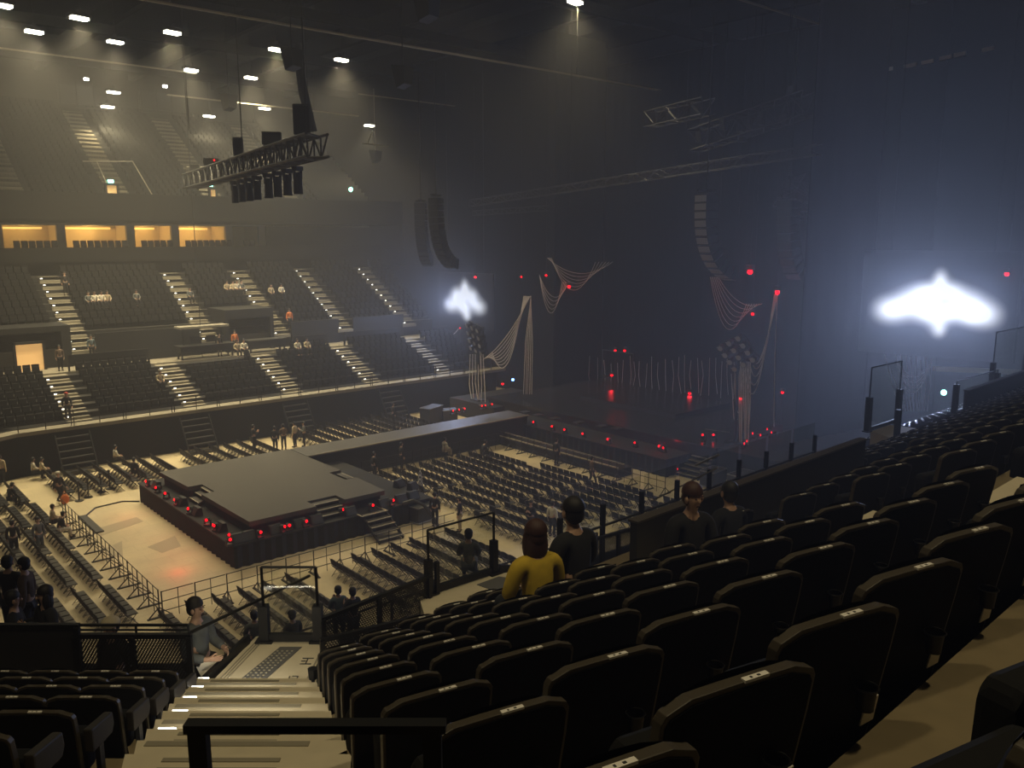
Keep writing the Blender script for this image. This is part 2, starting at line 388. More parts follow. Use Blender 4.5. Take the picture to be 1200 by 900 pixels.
for i,(x, y) in enumerate(((98,97),(190,105),(270,117))):      # service rooms above the balcony
    p = ay(x, y, 84)
    t = thing('service_platform', 'grey service platform with a work lamp, %s from the left above the balcony' % nth(i+1), 'platform', p, group='service platforms')
    b = MB(); b.bx(-2.2,2.2,0,.1,-1.9,-.3); b.build('back_panel', 'rig_metal', t)
    fr = MB()
    for xx in (-2.2,-.8,.6,2.2): fr.bar((xx,-.6,-2.2),(xx,-.6,0),.08)
    fr.bar((-2.4,-.6,-2.2),(2.4,-.6,-2.2),.14); fr.build('frame', 'rig_black', t)
    MB().box((.1,-.5,.25),(.35,.2,.2)).build('lamp', 'lens_small', t)
# stairs against the dark wall
for i, (x, y) in enumerate(((82,545),(221,522),(327,500),(425,480))):
    p = az(x, y, 0); p.y = LY
    t = thing('access_stairs', 'dark stairs against the wall, %s from the left below the far stand' % nth(i+1), 'stairs', (p.x, LY-.12, 0), group='wall stairs')
    for k in range(6): MB().bx(-.9, .9, -.25*(6-k), -.25*(6-k)+.27, .36*k+.2, .36*k+.27).build('tread', 'rig_metal', t)
    for s in (-.95, .95):
        m = MB(); m.bar((s,-1.5,.1),(s,-.06,2.25),.06,.2); m.build('stringer', 'black_metal', t)

# ================================================================== CENTRE STAGE AND RUNWAY
BX0, BX1, BY0, BY1, BZ = 13.35, 23.6, 33.35, 45.6, 1.05
t = thing('skirted_platform', 'low black skirted platform round the square centre stage', 'stage', ((BX0+BX1)/2, (BY0+BY1)/2, 0))
hx, hy = (BX1-BX0)/2, (BY1-BY0)/2
# pleated skirt
def pleats(mb, a, b, z0, z1, dep=.05, step=.5):
    a, b = Vector(a), Vector(b); d = b-a; L = d.length; d.normalize(); nrm = Vector((d.y, -d.x, 0)); n = max(2, int(L/step)); P = []
    for i in range(n*4+1):
        q = a + d*(L*i/(n*4)); P.append(q + nrm*(dep*math.sin(i*PI/2)))
    vs = [(p.x, p.y, z0) for p in P] + [(p.x, p.y, z1) for p in P]; k = len(P)
    mb.add(vs, [(i, i+1, k+i+1, k+i) for i in range(k-1)])
sk = MB(); pts = [(-hx,-hy,0),(hx,-hy,0),(hx,hy,0),(-hx,hy,0)]
for i in range(4): pleats(sk, pts[i], pts[(i+1)%4], 0, BZ-.03)
sk.build('skirt', 'skirt', t, smooth=True)
MB().bx(-hx-.06, hx+.06, -hy-.06, hy+.06, BZ-.08, BZ).build('shelf', 'skirt', t)
DZ = 1.72
deck = [(14.35,33.95),(17.6,33.95),(17.6,34.9),(19.1,34.9),(19.1,34.0),(21.3,34.0),(21.45,36.9),(20.8,36.9),(20.8,38.6),(21.5,38.6),(21.5,42.45),(21.5,44.6),(14.1,44.6),(14.25,40.9),(14.95,40.9),(14.95,39.3),(14.3,39.3)]
d = thing('centre_stage_deck', 'dark square upper deck of the centre stage', 'stage', (18, 39.3, BZ))
MB().prism([(x-18, y-39.3) for x, y in deck], DZ-BZ-.22, DZ-BZ).build('deck_top', 'deck', d)
MB().prism([((x-18)*.96, (y-39.3)*.96) for x, y in deck], 0, DZ-BZ-.22).build('support_frame', 'skirt', d)
rw = thing('runway', 'long dark runway joining the centre stage to the main stage', 'stage', (30, 43.5, 0))
MB().bx(-8.45, 8.4, -1.05, 1.05, DZ-.12, DZ-.005).build('runway_deck', 'runway', rw)
MB().bx(-8.4, 8.4, -.95, .95, 0, DZ-.12).build('runway_skirt', 'skirt', rw)
MB().bx(-8.45, 8.4, -1.09, -1.06, DZ-.05, DZ+.01).build('edge_strip', 'edge_line', rw)
def stage_steps(loc, rz, n, w, label, run=.3, rise=.2, top=True):
    t = thing('stage_steps', label, 'steps', loc, rz)       # climbs along +Y local, starting at the ground
    for k in range(n):
        m = MB(); m.bx(-w/2, w/2, run*k, run*(k+1)+.02, rise*(k+1)-.07, rise*(k+1)); m.build('tread', 'deck', t)
        MB().bx(-w/2, w/2, run*k-.01, run*k+.03, rise*(k+1)-.02, rise*(k+1)+.006).build('nosing', 'edge_line', t)
    for s in (-w/2, w/2): MB().bar((s, -.02, .05), (s, run*n, rise*n-.05), .05, .16).build('stringer', 'black_metal', t)
    return t
stage_steps((18.35, 33.75, BZ), 0, 3, 1.3, 'short steps set into the near edge of the centre deck', .32, .2)
stage_steps((20.2, 31.75, 0), 0, 5, 1.3, 'black steps with pale nosings from the floor to the near platform edge', .32, .21)
stage_steps((14.2, 40.1, BZ), R(-90), 3, 1.2, 'short steps set into the left edge of the centre deck', .3, .2)
stage_steps((22.0, 37.75, BZ), R(90), 3, 1.2, 'short steps set into the right edge of the centre deck', .3, .2)
lt = MB()
for (a, b) in (((19.4,33.0),(20.75,33.0)),((20.75,33.0),(20.75,33.9)),((19.4,33.9),(19.4,33.0))): lt.bar((*a,BZ+.02),(*b,BZ+.02),.05,.03)
tag(lt.build('marking_tape', 'edge_line'), 'pale taped rectangle on the platform at the head of the steps', 'tape')
tag(MB().bx(15.0, 15.3, 0, 0, 0, 0).bx(10.1,10.5,41.9,45.0,0,.07).build('cable_ramp', 'case'), 'dark cable ramp lying on the bare floor left of the centre stage', 'cable ramp')
cb = MB(); cb.tube([(10.5,45,.03),(11.2,46,.03),(12.6,46.2,.03),(13.3,45.6,.03)],.04); cb.tube([(10.1,42,.03),(9.6,41.2,.03),(9.4,40.4,.03)],.03)
tag(cb.build('floor_cable', 'case'), 'black cable trailing from the ramp to the stage corner', 'cable')

# red stage lamps
lamp = thing('stage_lamp', 'x', 'lamp')
m = MB(); m.box((0,0,.04),(.30,.24,.08)); m.build('base', 'rig_black', lamp)
m = MB(); m.box((-.14,0,.18),(.03,.1,.26)); m.box((.14,0,.18),(.03,.1,.26)); m.build('yoke', 'rig_black', lamp)
m = MB(); m.tube([(0,-.12,.28),(0,.10,.30)],[.08,.09],10); m.build('head', 'rig_black', lamp, smooth=True)
m = MB(); m.tube([(0,.10,.30),(0,.125,.303)],[.062,.055],10); m.box((0,.02,.35),(.07,.09,.02)); m.build('lens', 'lens_red', lamp)
LAMP = Proto(lamp)
def red_light(p, e=8, r=.15):
    L = bpy.data.lights.new('red_glow', 'POINT'); L.energy = e; L.color = (1,.02,.035); L.shadow_soft_size = r
    o = bpy.data.objects.new('red_glow', L); C.objects.link(o); o.location = p
G = 'red stage lamps round the centre stage'
seq = [(165,566),(178,573),(187,580),(203,587),(220,597),(238,611),(247,617),(250,617),(270,627)]
for i, (px, py) in enumerate(seq):
    p = az(px, py, BZ+.25); p.z = BZ; p.x = max(p.x, BX0+.15)
    LAMP.put(p, R(90+20*(i%3)), 'red lamp on the left platform edge, %s from the far corner' % nth(i+1), G)
    if i in (0,3,5,7): red_light((p.x-.05, p.y+.1, BZ+.22), 6)
seq2 = [(275,637),(313,630),(337,621),(345,620),(364,615),(400,598),(407,596),(438,594),(461,588)]
for i, (px, py) in enumerate(seq2):
    p = az(px, py, BZ+.25); p.z = BZ; p.y = max(p.y, BY0+.12)
    LAMP.put(p, R(180+15*(i%3)), 'red lamp on the near platform edge, %s from the left corner' % nth(i+1), G)
    if i in (1,2,4,6,8): red_light((p.x+.1, p.y+.05, BZ+.22), 5)
for i, p in enumerate(((11.4,34.6,.5),(12.2,36.6,.9),(12.0,43.5,.8),(12.4,39.2,.9))): red_light(p, (13,8,9,5)[i], .4)
# small gear on the shelf
gear = thing('floor_monitor', 'x', 'speaker')
m = MB(); m.add([(-.3,-.2,0),(.3,-.2,0),(.3,.22,0),(-.3,.22,0),(-.28,-.16,.38),(.28,-.16,.38),(.28,.02,.38),(-.28,.02,.38)],
      [(0,3,2,1),(4,5,6,7),(0,1,5,4),(1,2,6,5),(2,3,7,6),(3,0,4,7)]); m.build('cabinet', 'speaker', gear)
m = MB(); m.add([(-.24,.20,.05),(.24,.20,.05),(.23,.045,.35),(-.23,.045,.35)],[(0,1,2,3)]); m.add([(-.24,.215,.05),(.24,.215,.05),(.23,.06,.35),(-.23,.06,.35)],[(0,1,2,3)]); m.build('grille', 'case', gear)
GEAR = Proto(gear)
for i, (px, py) in enumerate(((172,571),(213,588),(228,600),(258,618),(281,640),(300,634),(325,622),(352,614),(372,610),(415,602),(450,590),(470,585),(484,581))):
    p = az(px, py, BZ+.15); p.z = BZ; p.x = max(p.x, BX0+.35); p.y = max(p.y, BY0+.3)
    GEAR.put(p, R(180 if i > 3 else 90), 'black wedge monitor on the platform edge, %s clockwise from the far left corner' % nth(i+1), 'wedge monitors on the platform')
# smoke machine hose / cases at the right of the base
def flight_case(loc, rz, s, label):
    t = thing('flight_case', label, 'case', loc, rz)
    MB().box((0,0,s[2]/2+.06), s).build('body', 'case', t, bevel=.02)
    m = MB()
    for zz in (.08, s[2]+.04):
        for yy in (-s[1]/2, s[1]/2): m.bar((-s[0]/2,yy,zz),(s[0]/2,yy,zz),.05)
        for xx in (-s[0]/2, s[0]/2): m.bar((xx,-s[1]/2,zz),(xx,s[1]/2,zz),.05)
    m.build('edging', 'bright_steel', t)
    for xx in (-s[0]/2+.1, s[0]/2-.1):
        for yy in (-s[1]/2+.1, s[1]/2-.1): MB().ball((xx,yy,.04),.04,8,5).build('caster','rig_black',t)
flight_case(az(497,612,0)+Vector((0,.2,0)), R(8), (1.1,.7,.8), 'grey wheeled flight case standing on the floor by the platform corner')
flight_case(Vector((39.2,25.6,0)), R(0), (1.6,.9,1.0), 'pale-edged flight case near the right end of the main stage')
flight_case(Vector((38.9,27.3,0)), R(5), (1.4,.9,.9), 'low flight case beside the right main-stage steps')
flight_case(az(506,497,0), R(20), (1.8,.9,1.3), 'dark flight case standing left of the left wing platform')
flight_case(Vector((37.6,50.6,0)), R(-15), (1.2,.7,.9), 'smaller dark case on the floor behind the runway end')
bnm = mat('checker_cloth', (.5,.5,.55), .8); nt = bnm.node_tree; ck = nt.nodes.new('ShaderNodeTexChecker'); ck.inputs['Scale'].default_value = 9; ck.inputs['Color1'].default_value = (.6,.58,.6,1); ck.inputs['Color2'].default_value = (.05,.05,.12,1)
tcn = nt.nodes.new('ShaderNodeTexCoord'); nt.links.new(tcn.outputs['Object'], ck.inputs['Vector']); nt.links.new(ck.outputs['Color'], nt.nodes['Principled BSDF'].inputs['Base Color'])
q = az(493,583,0); bn = thing('folded_banner', 'slim folded banner in a pale checked cloth standing right of the platform', 'banner', q)
MB().tube([(0,0,.03),(0,0,.5),(0,0,1.2),(0,0,1.55)],[.24,.16,.11,.03],10).build('cloth', bnm, bn, smooth=True); MB().tube([(0,0,0),(0,0,1.75)],.02,6).build('pole','black_metal',bn)
hose = MB(); hose.tube([(21.9,33.3,1.1),(22.3,33.0,1.25),(22.7,32.7,1.0),(22.9,32.3,.5),(23.0,32.0,.1)],.09,8)
tag(hose.build('smoke_hose','case',smooth=True), 'thick grey hose curving off the platform corner to the floor', 'hose')
for i,(px,py) in enumerate(((468,566),(484,569))):
    p = az(px,py,BZ+.2); p.z = BZ
    GEAR.put(p, R(200), 'black wedge monitor at the right platform corner, %s of two' % ('left','right')[i], 'wedge monitors on the platform')

# ================================================================== MAIN STAGE
ms = thing('main_stage', 'wide dark glossy main stage with black skirt', 'stage', (45, 38.5, 0))
MB().bx(-4.6, 11, -10.2, 11, DZ-.2, DZ).build('stage_floor', 'stage_floor', ms)
MB().bx(-4.5, 11, -10, 10.8, 0, DZ-.2).build('riser', 'skirt', ms)
MB().bx(-6.9, -4.5, -8.4, 6.4, .98, 1.08).build('apron_shelf', 'skirt', ms)
sk = MB(); pleats(sk, (-6.85,6.4,0), (-6.85,-8.4,0), 0, .98); pleats(sk, (-6.85,-8.4,0), (-4.5,-8.4,0), 0, .98); sk.build('apron_skirt', 'skirt', ms, smooth=True)
for i in range(6):
    p = az(560+(165,210,270,355,435,490)[i]/3, 430+(158,168,180,195,208,215)[i]/3, 1.75)
    MB().box((p.x-45, p.y-38.5, DZ+.03), (.7,.5,.06)).build('floor_plate', 'rig_metal', ms)
bc = thing('pit_barricade', 'long low black pit barricade with two pale rails in front of the main stage', 'barricade', (36.5, 37, 0))
MB().bx(-.6,.6,-5.2,5.6,0,.5).build('platform','skirt',bc)
for xx, zz in ((-.6,.62),(-.1,.75)): MB().bar((xx,-5.2,zz),(xx,5.6,zz),.06).build('rail','edge_line',bc)
for yy in range(-5,6,2): MB().bx(-.63,-.57,yy-.03,yy+.03,.4,.62).build('post','black_metal',bc)
stage_steps((39.0, 29.2, 0), R(-90), 5, 1.5, 'black steps with pale nosings up to the right end of the apron', .34, .2)
stage_steps((43.0, 30.6, DZ-1.0), R(-75), 5, 1.6, 'dark steps on the right side of the main stage', .34, .2)
tag(MB().bx(45.2,51.5,35,44,DZ,DZ+.28).build('riser_platform','stage_floor'), 'low glossy riser platform at the centre of the main stage', 'platform')
gr = 'red stage lamps along the main stage'
def z4(x, y): return 560+x/3, 430+y/3
for i, (a, b) in enumerate(((182,200),(252,215),(300,225),(372,238),(460,258),(640,282),(655,288),(706,300),(792,278),(830,278),(555,270))):
    p = az(*z4(a, b), 1.3); p.z = 1.08 if p.x < 40.4 else DZ; p.x = max(p.x, 38.3)
    if p.y < 30.2: p.z = DZ if p.x > 40.4 else 0
    LAMP.put(p, R(90), 'red lamp at the main stage edge, %s from the runway' % nth(i+1), gr)
    if i in (1,4,5): red_light((p.x, p.y, p.z+.4), 16)
for i, (px, py) in enumerate(((870,520),(880,508),(889,510),(897,503),(902,507),(873,517))):
    p = az(px, py, 2.0); p.z = DZ; p = Vector((min(p.x, 55), p.y, DZ))
    LAMP.put(p, R(200), 'red lamp on the right wing floor of the stage, %s from the strand column' % nth(i+1), 'red lamps on the right wing')
    if i in (0,2,4): red_light((p.x, p.y, DZ+.25), 5)
struct('wing_platform', MB().bx(40.5, 60, 22, 28.2, 0, DZ), 'skirt', 'dark wing platform right of the main stage')
struct('wing_platform', MB().bx(39.5, 46, 47.5, 53.0, 0, 1.3), 'skirt', 'dark wing platform left of the main stage')
for i, (px, py) in enumerate(((545,485),(549,483),(556,482),(574,478),(581,478),(586,476))):
    p = az(px, py, 1.6); p.z = 1.3; p.y = max(p.y, 47.6)
    LAMP.put(p, R(200), 'red lamp on the left wing floor, %s from the left' % nth(i+1), 'red lamps on the left wing')
    if i == 2: red_light((p.x, p.y, 1.8), 14)
# backdrop, wing drapes
def drape(name, a, b, z0, z1, label, step=.6, dep=.12):
    m = MB(); pleats(m, a, b, z0, z1, dep, step); m2 = MB()
    o = m.build(name, 'drape', smooth=True); sol = o.modifiers.new('thick', 'SOLIDIFY'); sol.thickness = .03
    return tag(o, label, 'curtain')
drape('stage_backdrop', (55,51,0), (55,23,0), 1.72, 28, 'huge black backdrop hanging behind the main stage', .9, .03)
drape('wing_curtain', (46.6,22.6,0), (40.6,23.4,0), 3, 27, 'black wing curtain hanging at the right of the stage', .9, .02)  # curtain added to keep the right screen's light off the haze behind
drape('wing_curtain', (49,51,0), (55,51,0), 1.3, 30, 'black wing curtain hanging at the left of the stage', .9, .02)
struct('wall_wing', MB().bx(50, 50.4, 51, 93, 0, 33), 'dark_wall')
struct('wall_end', MB().bx(56, 56.4, -14, 25, 0, 33), 'dark_wall')
# hanging strands / white cables
def sag(a, b, drop, n=12):
    a, b = Vector(a), Vector(b)
    return [a.lerp(b, i/n) - Vector((0, 0, drop*4*(i/n)*(1-i/n))) for i in range(n+1)]
def strands(name, specs, label, r=.022, cat='cable'):
    m = MB()
    for pts in specs: m.tube(pts, r, 5)
    return tag(m.build(name, 'rope'), label, cat)
rnd = random.Random(3)
tpL = ax(618, 347, 42); clL = ax(570, 422, 40.5)
strands('hanging_cables', [sag(tpL+Vector((0,.1*k-.3,0)), clL+Vector((0,-.15*k+.4,.1*k)), .6+.34*k) for k in range(8)],
        'fan of white cables swooping from the rig to the left lamp tower', .028)
strands('hanging_cables', [[tpL+Vector((.1*k,.12*k-.4,0)), ax(616+2*k, 400, 42), ax(614+2.2*k+rnd.uniform(-1,1), 462, 42.3)] for k in range(5)],
        'straight white cables dropping from the rig left of the stage', .026)
strands('hanging_cables', [[ax(551+3*k, 415, 40.5), ax(550+3.6*k, 450, 40.4), ax(556+2.2*k+rnd.uniform(-2,2), 480, 40.3)] for k in range(6)],
        'white cables falling from the left lamp tower to the wing floor', .03)
tpR = ax(911, 345, 43); clR = ax(882, 430, 42.5)
strands('hanging_cables', [sag(tpR+Vector((0,.04*k,0)), ax(889-3.2*k, 424+2*k, 42.5), .5+.55*k, 18) for k in range(6)],
        'fan of white cables swooping from the red lamp to the right lamp tower', .028)
strands('hanging_cables', [[tpR, ax(908, 420, 43), ax(907, 500, 43.2)]], 'single white cable dropping straight beside the right lamp tower', .03)
strands('hanging_cables', [[ax(866+1.9*k, 424, 42.5), ax(866+1.9*k, 470, 42.5), ax(867+1.6*k+rnd.uniform(-2,2), 522+rnd.uniform(-8,4), 42.6)] for k in range(8)],
        'bright column of white cables falling from the right lamp tower', .032)
strands('hanging_cables', [[ax(857+4.5*k, 438, 43), ax(860+2*k, 490-5*k, 43), ax(863+k, 500-8*k, 43)] for k in range(4)],
        'short red-lit cables left of the bright cable column', .026)
strands('hanging_cables', [sag(ax(641,302,44)+Vector((0,-.1*k,0)), ax(718-4*k,307,46), 1.0+.25*k) for k in range(6)],
        'upper swag of white cables under the stage rig', .015)
strands('hanging_cables', [sag(ax(632,322,43), ax(667-2*k,330,44), 1.4+.3*k) for k in range(5)], 'lower swag of red-lit cables left of the stage centre', .015)
strands('hanging_cables', [sag(ax(842,325,44)+Vector((0,.1*k,0)), ax(893-3*k,356,45), .7+.28*k) for k in range(7)],
        'swag of red-lit cables under the right speaker column', .022)
bk = []
for k in range(26):
    xx = 678+k*7.3+rnd.uniform(-2,2); bk.append([ax(xx, 420+rnd.uniform(-4,6), 53), ax(xx+rnd.uniform(-2,2), 440, 53), ax(xx+rnd.uniform(-3,3), 459+rnd.uniform(-3,3)+k*.25, 53)])
strands('hanging_cables', bk, 'low fringe of pale cables along the foot of the backdrop', .02)
strands('hanging_cables', [[ax(1037+6*k,(415,430,409,412,405,418,408,422,412,420)[k],46.5), ax(1045+5*k,450,46.5), ax(1056+3.4*k,482,46.6)] for k in range(10)]
        + [sag(ax(1053,425,46.5), ax(1092,424,46.5), .8+.3*k) for k in range(4)], 'tangle of pale cables hanging in front of the right screen', .026)
strands('hanging_cables', [sag(ax(523,393,46), ax(538,384,46), .3), [ax(523,393,46), ax(530,420,46), ax(535,460,46)], [ax(527,392,46), ax(533,430,46)]], 'few pale cables hanging in front of the left screen', .03)
# lamp towers (clusters of moving heads on a frame)
def tower(name, c, tilt, label, w=1.7, h=2.3, base=DZ):
    t = thing(name, label, 'lighting tower', (c.x, c.y, base)); H_ = c.z-base
    m = MB(); m.tube([(0,0,0),(0,0,H_)],.09,8); m.box((0,0,.04),(.9,.9,.08)); m.build('mast','rig_black',t)
    Rm = Matrix.Translation((0,0,H_)) @ Matrix.Rotation(R(tilt),4,'X') @ Matrix.Rotation(R(-20),4,'Y')
    f = MB(); f.T = Rm
    for zz in (-h/2,-h/6,h/6,h/2): f.bar((0,-w/2,zz),(0,w/2,zz),.08)
    for yy in (-w/2,0,w/2): f.bar((0,yy,-h/2),(0,yy,h/2),.08)
    f.build('frame','rig_black',t)
    for i in range(4):
        for j in range(3):
            q = MB(); q.T = Rm; y_, z_ = (j-1)*w/2.6, (i-1.5)*h/3.6
            q.tube([(-.05,y_,z_),(-.42,y_,z_)],[.16,.2],8); q.box((.1,y_,z_),(.2,.3,.3)); o = q.build('moving_head','rig_black',t)
            q2 = MB(); q2.T = Rm; q2.tube([(-.42,y_,z_),(-.44,y_,z_)],[.17,.15],8); q2.box((-.40,y_+.12,z_+.14),(.08,.06,.05)); q2.build('lens','bright_steel',o)
    return t
tower('lamp_tower', ax(560,396,40.5), 12, 'tall lamp tower of dark moving heads left of the stage', 1.7, 2.4, 1.3)
tower('lamp_tower', ax(866,412,42.5), -30, 'tilted lamp tower of dark moving heads right of the stage', 1.8, 1.8)
# red beacons hanging and standing
G2 = 'red beacons about the stage rig'
def beacon(p, label, e=0, s=1., cab=3.):
    t = thing('red_beacon', label, 'lamp', p, group=G2)
    MB().box((0,0,.12*s),(.25*s,.25*s,.2*s)).build('housing','rig_black',t)
    MB().ball((0,0,-.05*s),.105*s,10,6).build('lens','lens_red',t)
    if cab: MB().tube([(0,0,.2*s),(0,0,29.4-p.z)],.012,5).build('cable','rig_black',t)
    else:
        fz = DZ-p.z if p.x > 40.4 and 28.3 < p.y < 49.5 else (1.3-p.z if 39.5 < p.x < 46 and 47.5 < p.y < 53 else (DZ-p.z if p.x > 40.5 and 22 < p.y < 28.2 else -p.z))
        if fz < -.2: MB().tube([(0,0,-.1),(0,0,fz)],.02,5).build('stand','rig_black',t)
    if e: red_light((p.x-.5, p.y-.4, p.z-.1), e, .2)
for (px, py, X, s, e, lab) in ((879,317,43,1.5,22,'large red beacon hanging highest right of the stage'),(911,341,43,1.3,3,'red beacon at the head of the right cable fan'),
      (882,367,44.5,.9,10,'red beacon at the foot of the right cable swag'),(557,324,44,.9,0,'red beacon right above the left white screen emblem'),(611,324,46,.7,0,'small dim red beacon left of the upper swag'),
      (640,322,44,.8,0,'red beacon between the two left cable swags'),(667,335,44,1.1,12,'red beacon on the lower left cable swag'),(1180,320,46,1.0,0,'lone red beacon far right beside the bright screen'),
      (968,117,48,.6,0,'tiny red beacon high in the roof rig')):
    beacon(ax(px, py, X), lab, e, s)
for (px, py, X, s, e, lab) in ((721,410,52,.9,0,'left of two red beacons on the centre stage frame'),(732,410,52,1.0,0,'right of two red beacons on the centre stage frame'),(717,439,51.5,1.0,14,'red beacon low in the centre stage frame'),
      (808,460,52,1.1,10,'red beacon low at the right of the backdrop'),(917,459,50,.9,6,'red beacon on the right wing wall'),(868,466,43,.9,1.5,'red beacon beside the bright cable column'),
      (522,448,43,.9,0,'red beacon on the wall left of the left lamp tower'),(538,458,43,.7,0,'smaller red beacon below the one on the left wall'),(579,449,46,.8,0,'left of two red beacons low beside the left lamp tower'),
      (589,449,46,1.0,0,'right of two red beacons low beside the left lamp tower'),(1098,412,47,.5,0,'tiny red beacon under the bright right screen'),(539,384,45,.6,0,'tiny red beacon under the left screen emblem')):
    beacon(ax(px, py, X), lab, e, s, 0)
tag(MB().ball(ax(601,445,47),.12,8,5).build('indicator_lamp','lens_blue'), 'tiny blue indicator lamp left of the stage', 'lamp')
for px, py, X, lab in ((650,420,53,'green exit lamp behind the main stage'),(1106,460,50,'green exit lamp low on the right wall')):
    tag(MB().ball(ax(px,py,X),.16,8,5).build('exit_lamp','lens_green'), lab, 'lamp')
for px, py, lab in ((411,222,'green exit lamp high on the far wall'),(328,222,'green exit lamp beside the hanging truss')):
    tag(MB().ball(ay(px,py,72),.2,8,5).build('exit_lamp','lens_green'), lab, 'lamp')
for i,(px,py) in enumerate(((895,507),(911,501))):
    p = ax(px,py,46); t = thing('monitor_screen', 'small lit monitor on the right wing, %s of two' % ('left','right')[i], 'monitor', (p.x,p.y,DZ), R(120))
    MB().bx(-.3,.3,0,.06,p.z-DZ-.2,p.z-DZ+.2).build('panel','monitor_lit',t); MB().bx(-.33,.33,.06,.1,p.z-DZ-.23,p.z-DZ+.23).build('casing','case',t); MB().bx(-.04,.04,.04,.1,0,p.z-DZ-.2).build('stand','case',t)
# frame at stage centre
fr = thing('portal_frame', 'slim metal portal frame at the back of the main stage', 'frame', (53, 44.2, DZ))
a = ax(706,410,53); b = ax(742,410,53); hz_ = a.z-DZ
for p in (a, b): MB().tube([(0,p.y-44.2,0),(0,p.y-44.2,hz_)],.05,6).build('post','rig_metal',fr)
MB().tube([(0,a.y-44.2,hz_),(0,b.y-44.2,hz_)],.05,6).build('crossbar','rig_metal',fr)

# ---------------------------------------------------------------- screens with glowing emblems
def screen_mat(name, blobs, strength):
    m = bpy.data.materials.new(name); m.use_nodes = True; nt = m.node_tree; b = nt.nodes['Principled BSDF']
    b.inputs['Base Color'].default_value = (.01,.01,.012,1); b.inputs['Roughness'].default_value = .5
    tc = nt.nodes.new('ShaderNodeTexCoord'); acc = None
    for (x, z, sx, sz, w) in blobs:
        mp = nt.nodes.new('ShaderNodeMapping'); mp.inputs['Location'].default_value = (-x/sx, 0, -z/sz); mp.inputs['Scale'].default_value = (1/sx, 0, 1/sz)
        nt.links.new(tc.outputs['Object'], mp.inputs[0])
        ln = nt.nodes.new('ShaderNodeVectorMath'); ln.operation = 'DOT_PRODUCT'; nt.links.new(mp.outputs[0], ln.inputs[0]); nt.links.new(mp.outputs[0], ln.inputs[1])
        ng = nt.nodes.new('ShaderNodeMath'); ng.operation = 'MULTIPLY'; ng.inputs[1].default_value = -1; nt.links.new(ln.outputs['Value'], ng.inputs[0])
        ex = nt.nodes.new('ShaderNodeMath'); ex.operation = 'EXPONENT'; nt.links.new(ng.outputs[0], ex.inputs[0])
        ml = nt.nodes.new('ShaderNodeMath'); ml.operation = 'MULTIPLY'; ml.inputs[1].default_value = w; nt.links.new(ex.outputs[0], ml.inputs[0])
        if acc is None: acc = ml
        else:
            ad = nt.nodes.new('ShaderNodeMath'); ad.operation = 'ADD'; nt.links.new(acc.outputs[0], ad.inputs[0]); nt.links.new(ml.outputs[0], ad.inputs[1]); acc = ad
    mr = nt.nodes.new('ShaderNodeMapRange'); mr.interpolation_type = 'LINEAR'; mr.inputs[1].default_value = .08; mr.inputs[2].default_value = 1.5; mr.inputs[3].default_value = 0; mr.inputs[4].default_value = strength
    nt.links.new(acc.outputs[0], mr.inputs[0]); nt.links.new(mr.outputs[0], b.inputs['Emission Strength'])
    b.inputs['Emission Color'].default_value = (.86,.90,1,1)
    return m
EMB = [(-2.35,-.40,.66,.58,1.4),(-1.7,-.25,.65,.62,1.1),(-1.25,.25,.60,.55,1.0),(-.75,.62,.50,.45,1.0),(-.9,-.25,.65,.50,.9),(-.2,.45,.45,.5,.8),(.10,1.35,.30,.45,.9),(.12,.85,.36,.6,.9),
       (.0,-.15,.6,.5,.75),(.15,-.95,.42,.55,1.0),(.28,-1.35,.28,.35,.7),(-.2,-.65,.45,.35,.7),(.75,.68,.5,.45,1.0),(1.2,.35,.6,.5,1.0),(1.0,-.30,.65,.45,.9),(1.75,-.10,.65,.65,1.1),(2.3,-.42,.66,.58,1.4),(1.65,-.60,.5,.35,.8),(-.55,-.45,.5,.5,.8),(.6,-.40,.5,.5,.8),(-.35,.75,.4,.4,.7),(.45,.8,.4,.4,.7)]
SCR = screen_mat('screen_content', EMB, 1.15)
SCL = screen_mat('screen_content_left', [(-1.75,-.45,.75,.6,1.2),(-1.0,.0,.7,.6,1),(-1.0,.65,.65,.55,1.1),(-.2,.1,.6,.7,.8),(.0,1.35,.42,.55,1.0),(.05,.8,.55,.6,1),(.9,.6,.65,.55,1.1),(.95,-.05,.7,.6,1),(1.75,-.45,.75,.6,1.2),(.15,-.9,.55,.6,1.0),(-.4,-.6,.6,.5,.8),(.3,-1.35,.4,.4,.7)], 1.05)
GLOW = 1850
def led_screen(p, rz, w, h, label, glow=GLOW, scr=None):
    t = thing('led_screen', label, 'screen', p, rz)
    MB().bx(-w/2,w/2,-.04,.0,-h/2,h/2).build('display', scr or SCR, t)
    MB().bx(-w/2-.1,w/2+.1,.0,.2,-h/2-.1,h/2+.1).build('casing','rig_black',t)
    for s, z_ in ((-w/4,-.2),(-w/10,.4),(w/10,-.4),(w/4,0)):
        L = bpy.data.lights.new('screen_glow','SPOT'); L.energy = glow; L.color = (.49,.61,1); L.spot_size = R(150); L.spot_blend = 1.; L.shadow_soft_size = .05
        o = bpy.data.objects.new('screen_glow', L); C.objects.link(o); o.parent = t; o.location = (s,-.35,z_); o.rotation_euler = (R(-90),0,0)
    for s in (-w/3,w/3): MB().tube([(s,.1,h/2),(s,.1,22-p.z+6)],.03,5).build('hanger','rig_black',t)
    return t
sr = ax(1097,357,46); sl = ax(545,353,46)
led_screen(sr, R(-78), 7.4, 5.4, 'large bright screen with a white glowing emblem right of the stage')
led_screen(sl, R(-82), 6.6, 4.8, 'smaller distant screen with a white glowing emblem left of the stage', GLOW*.6, SCL)

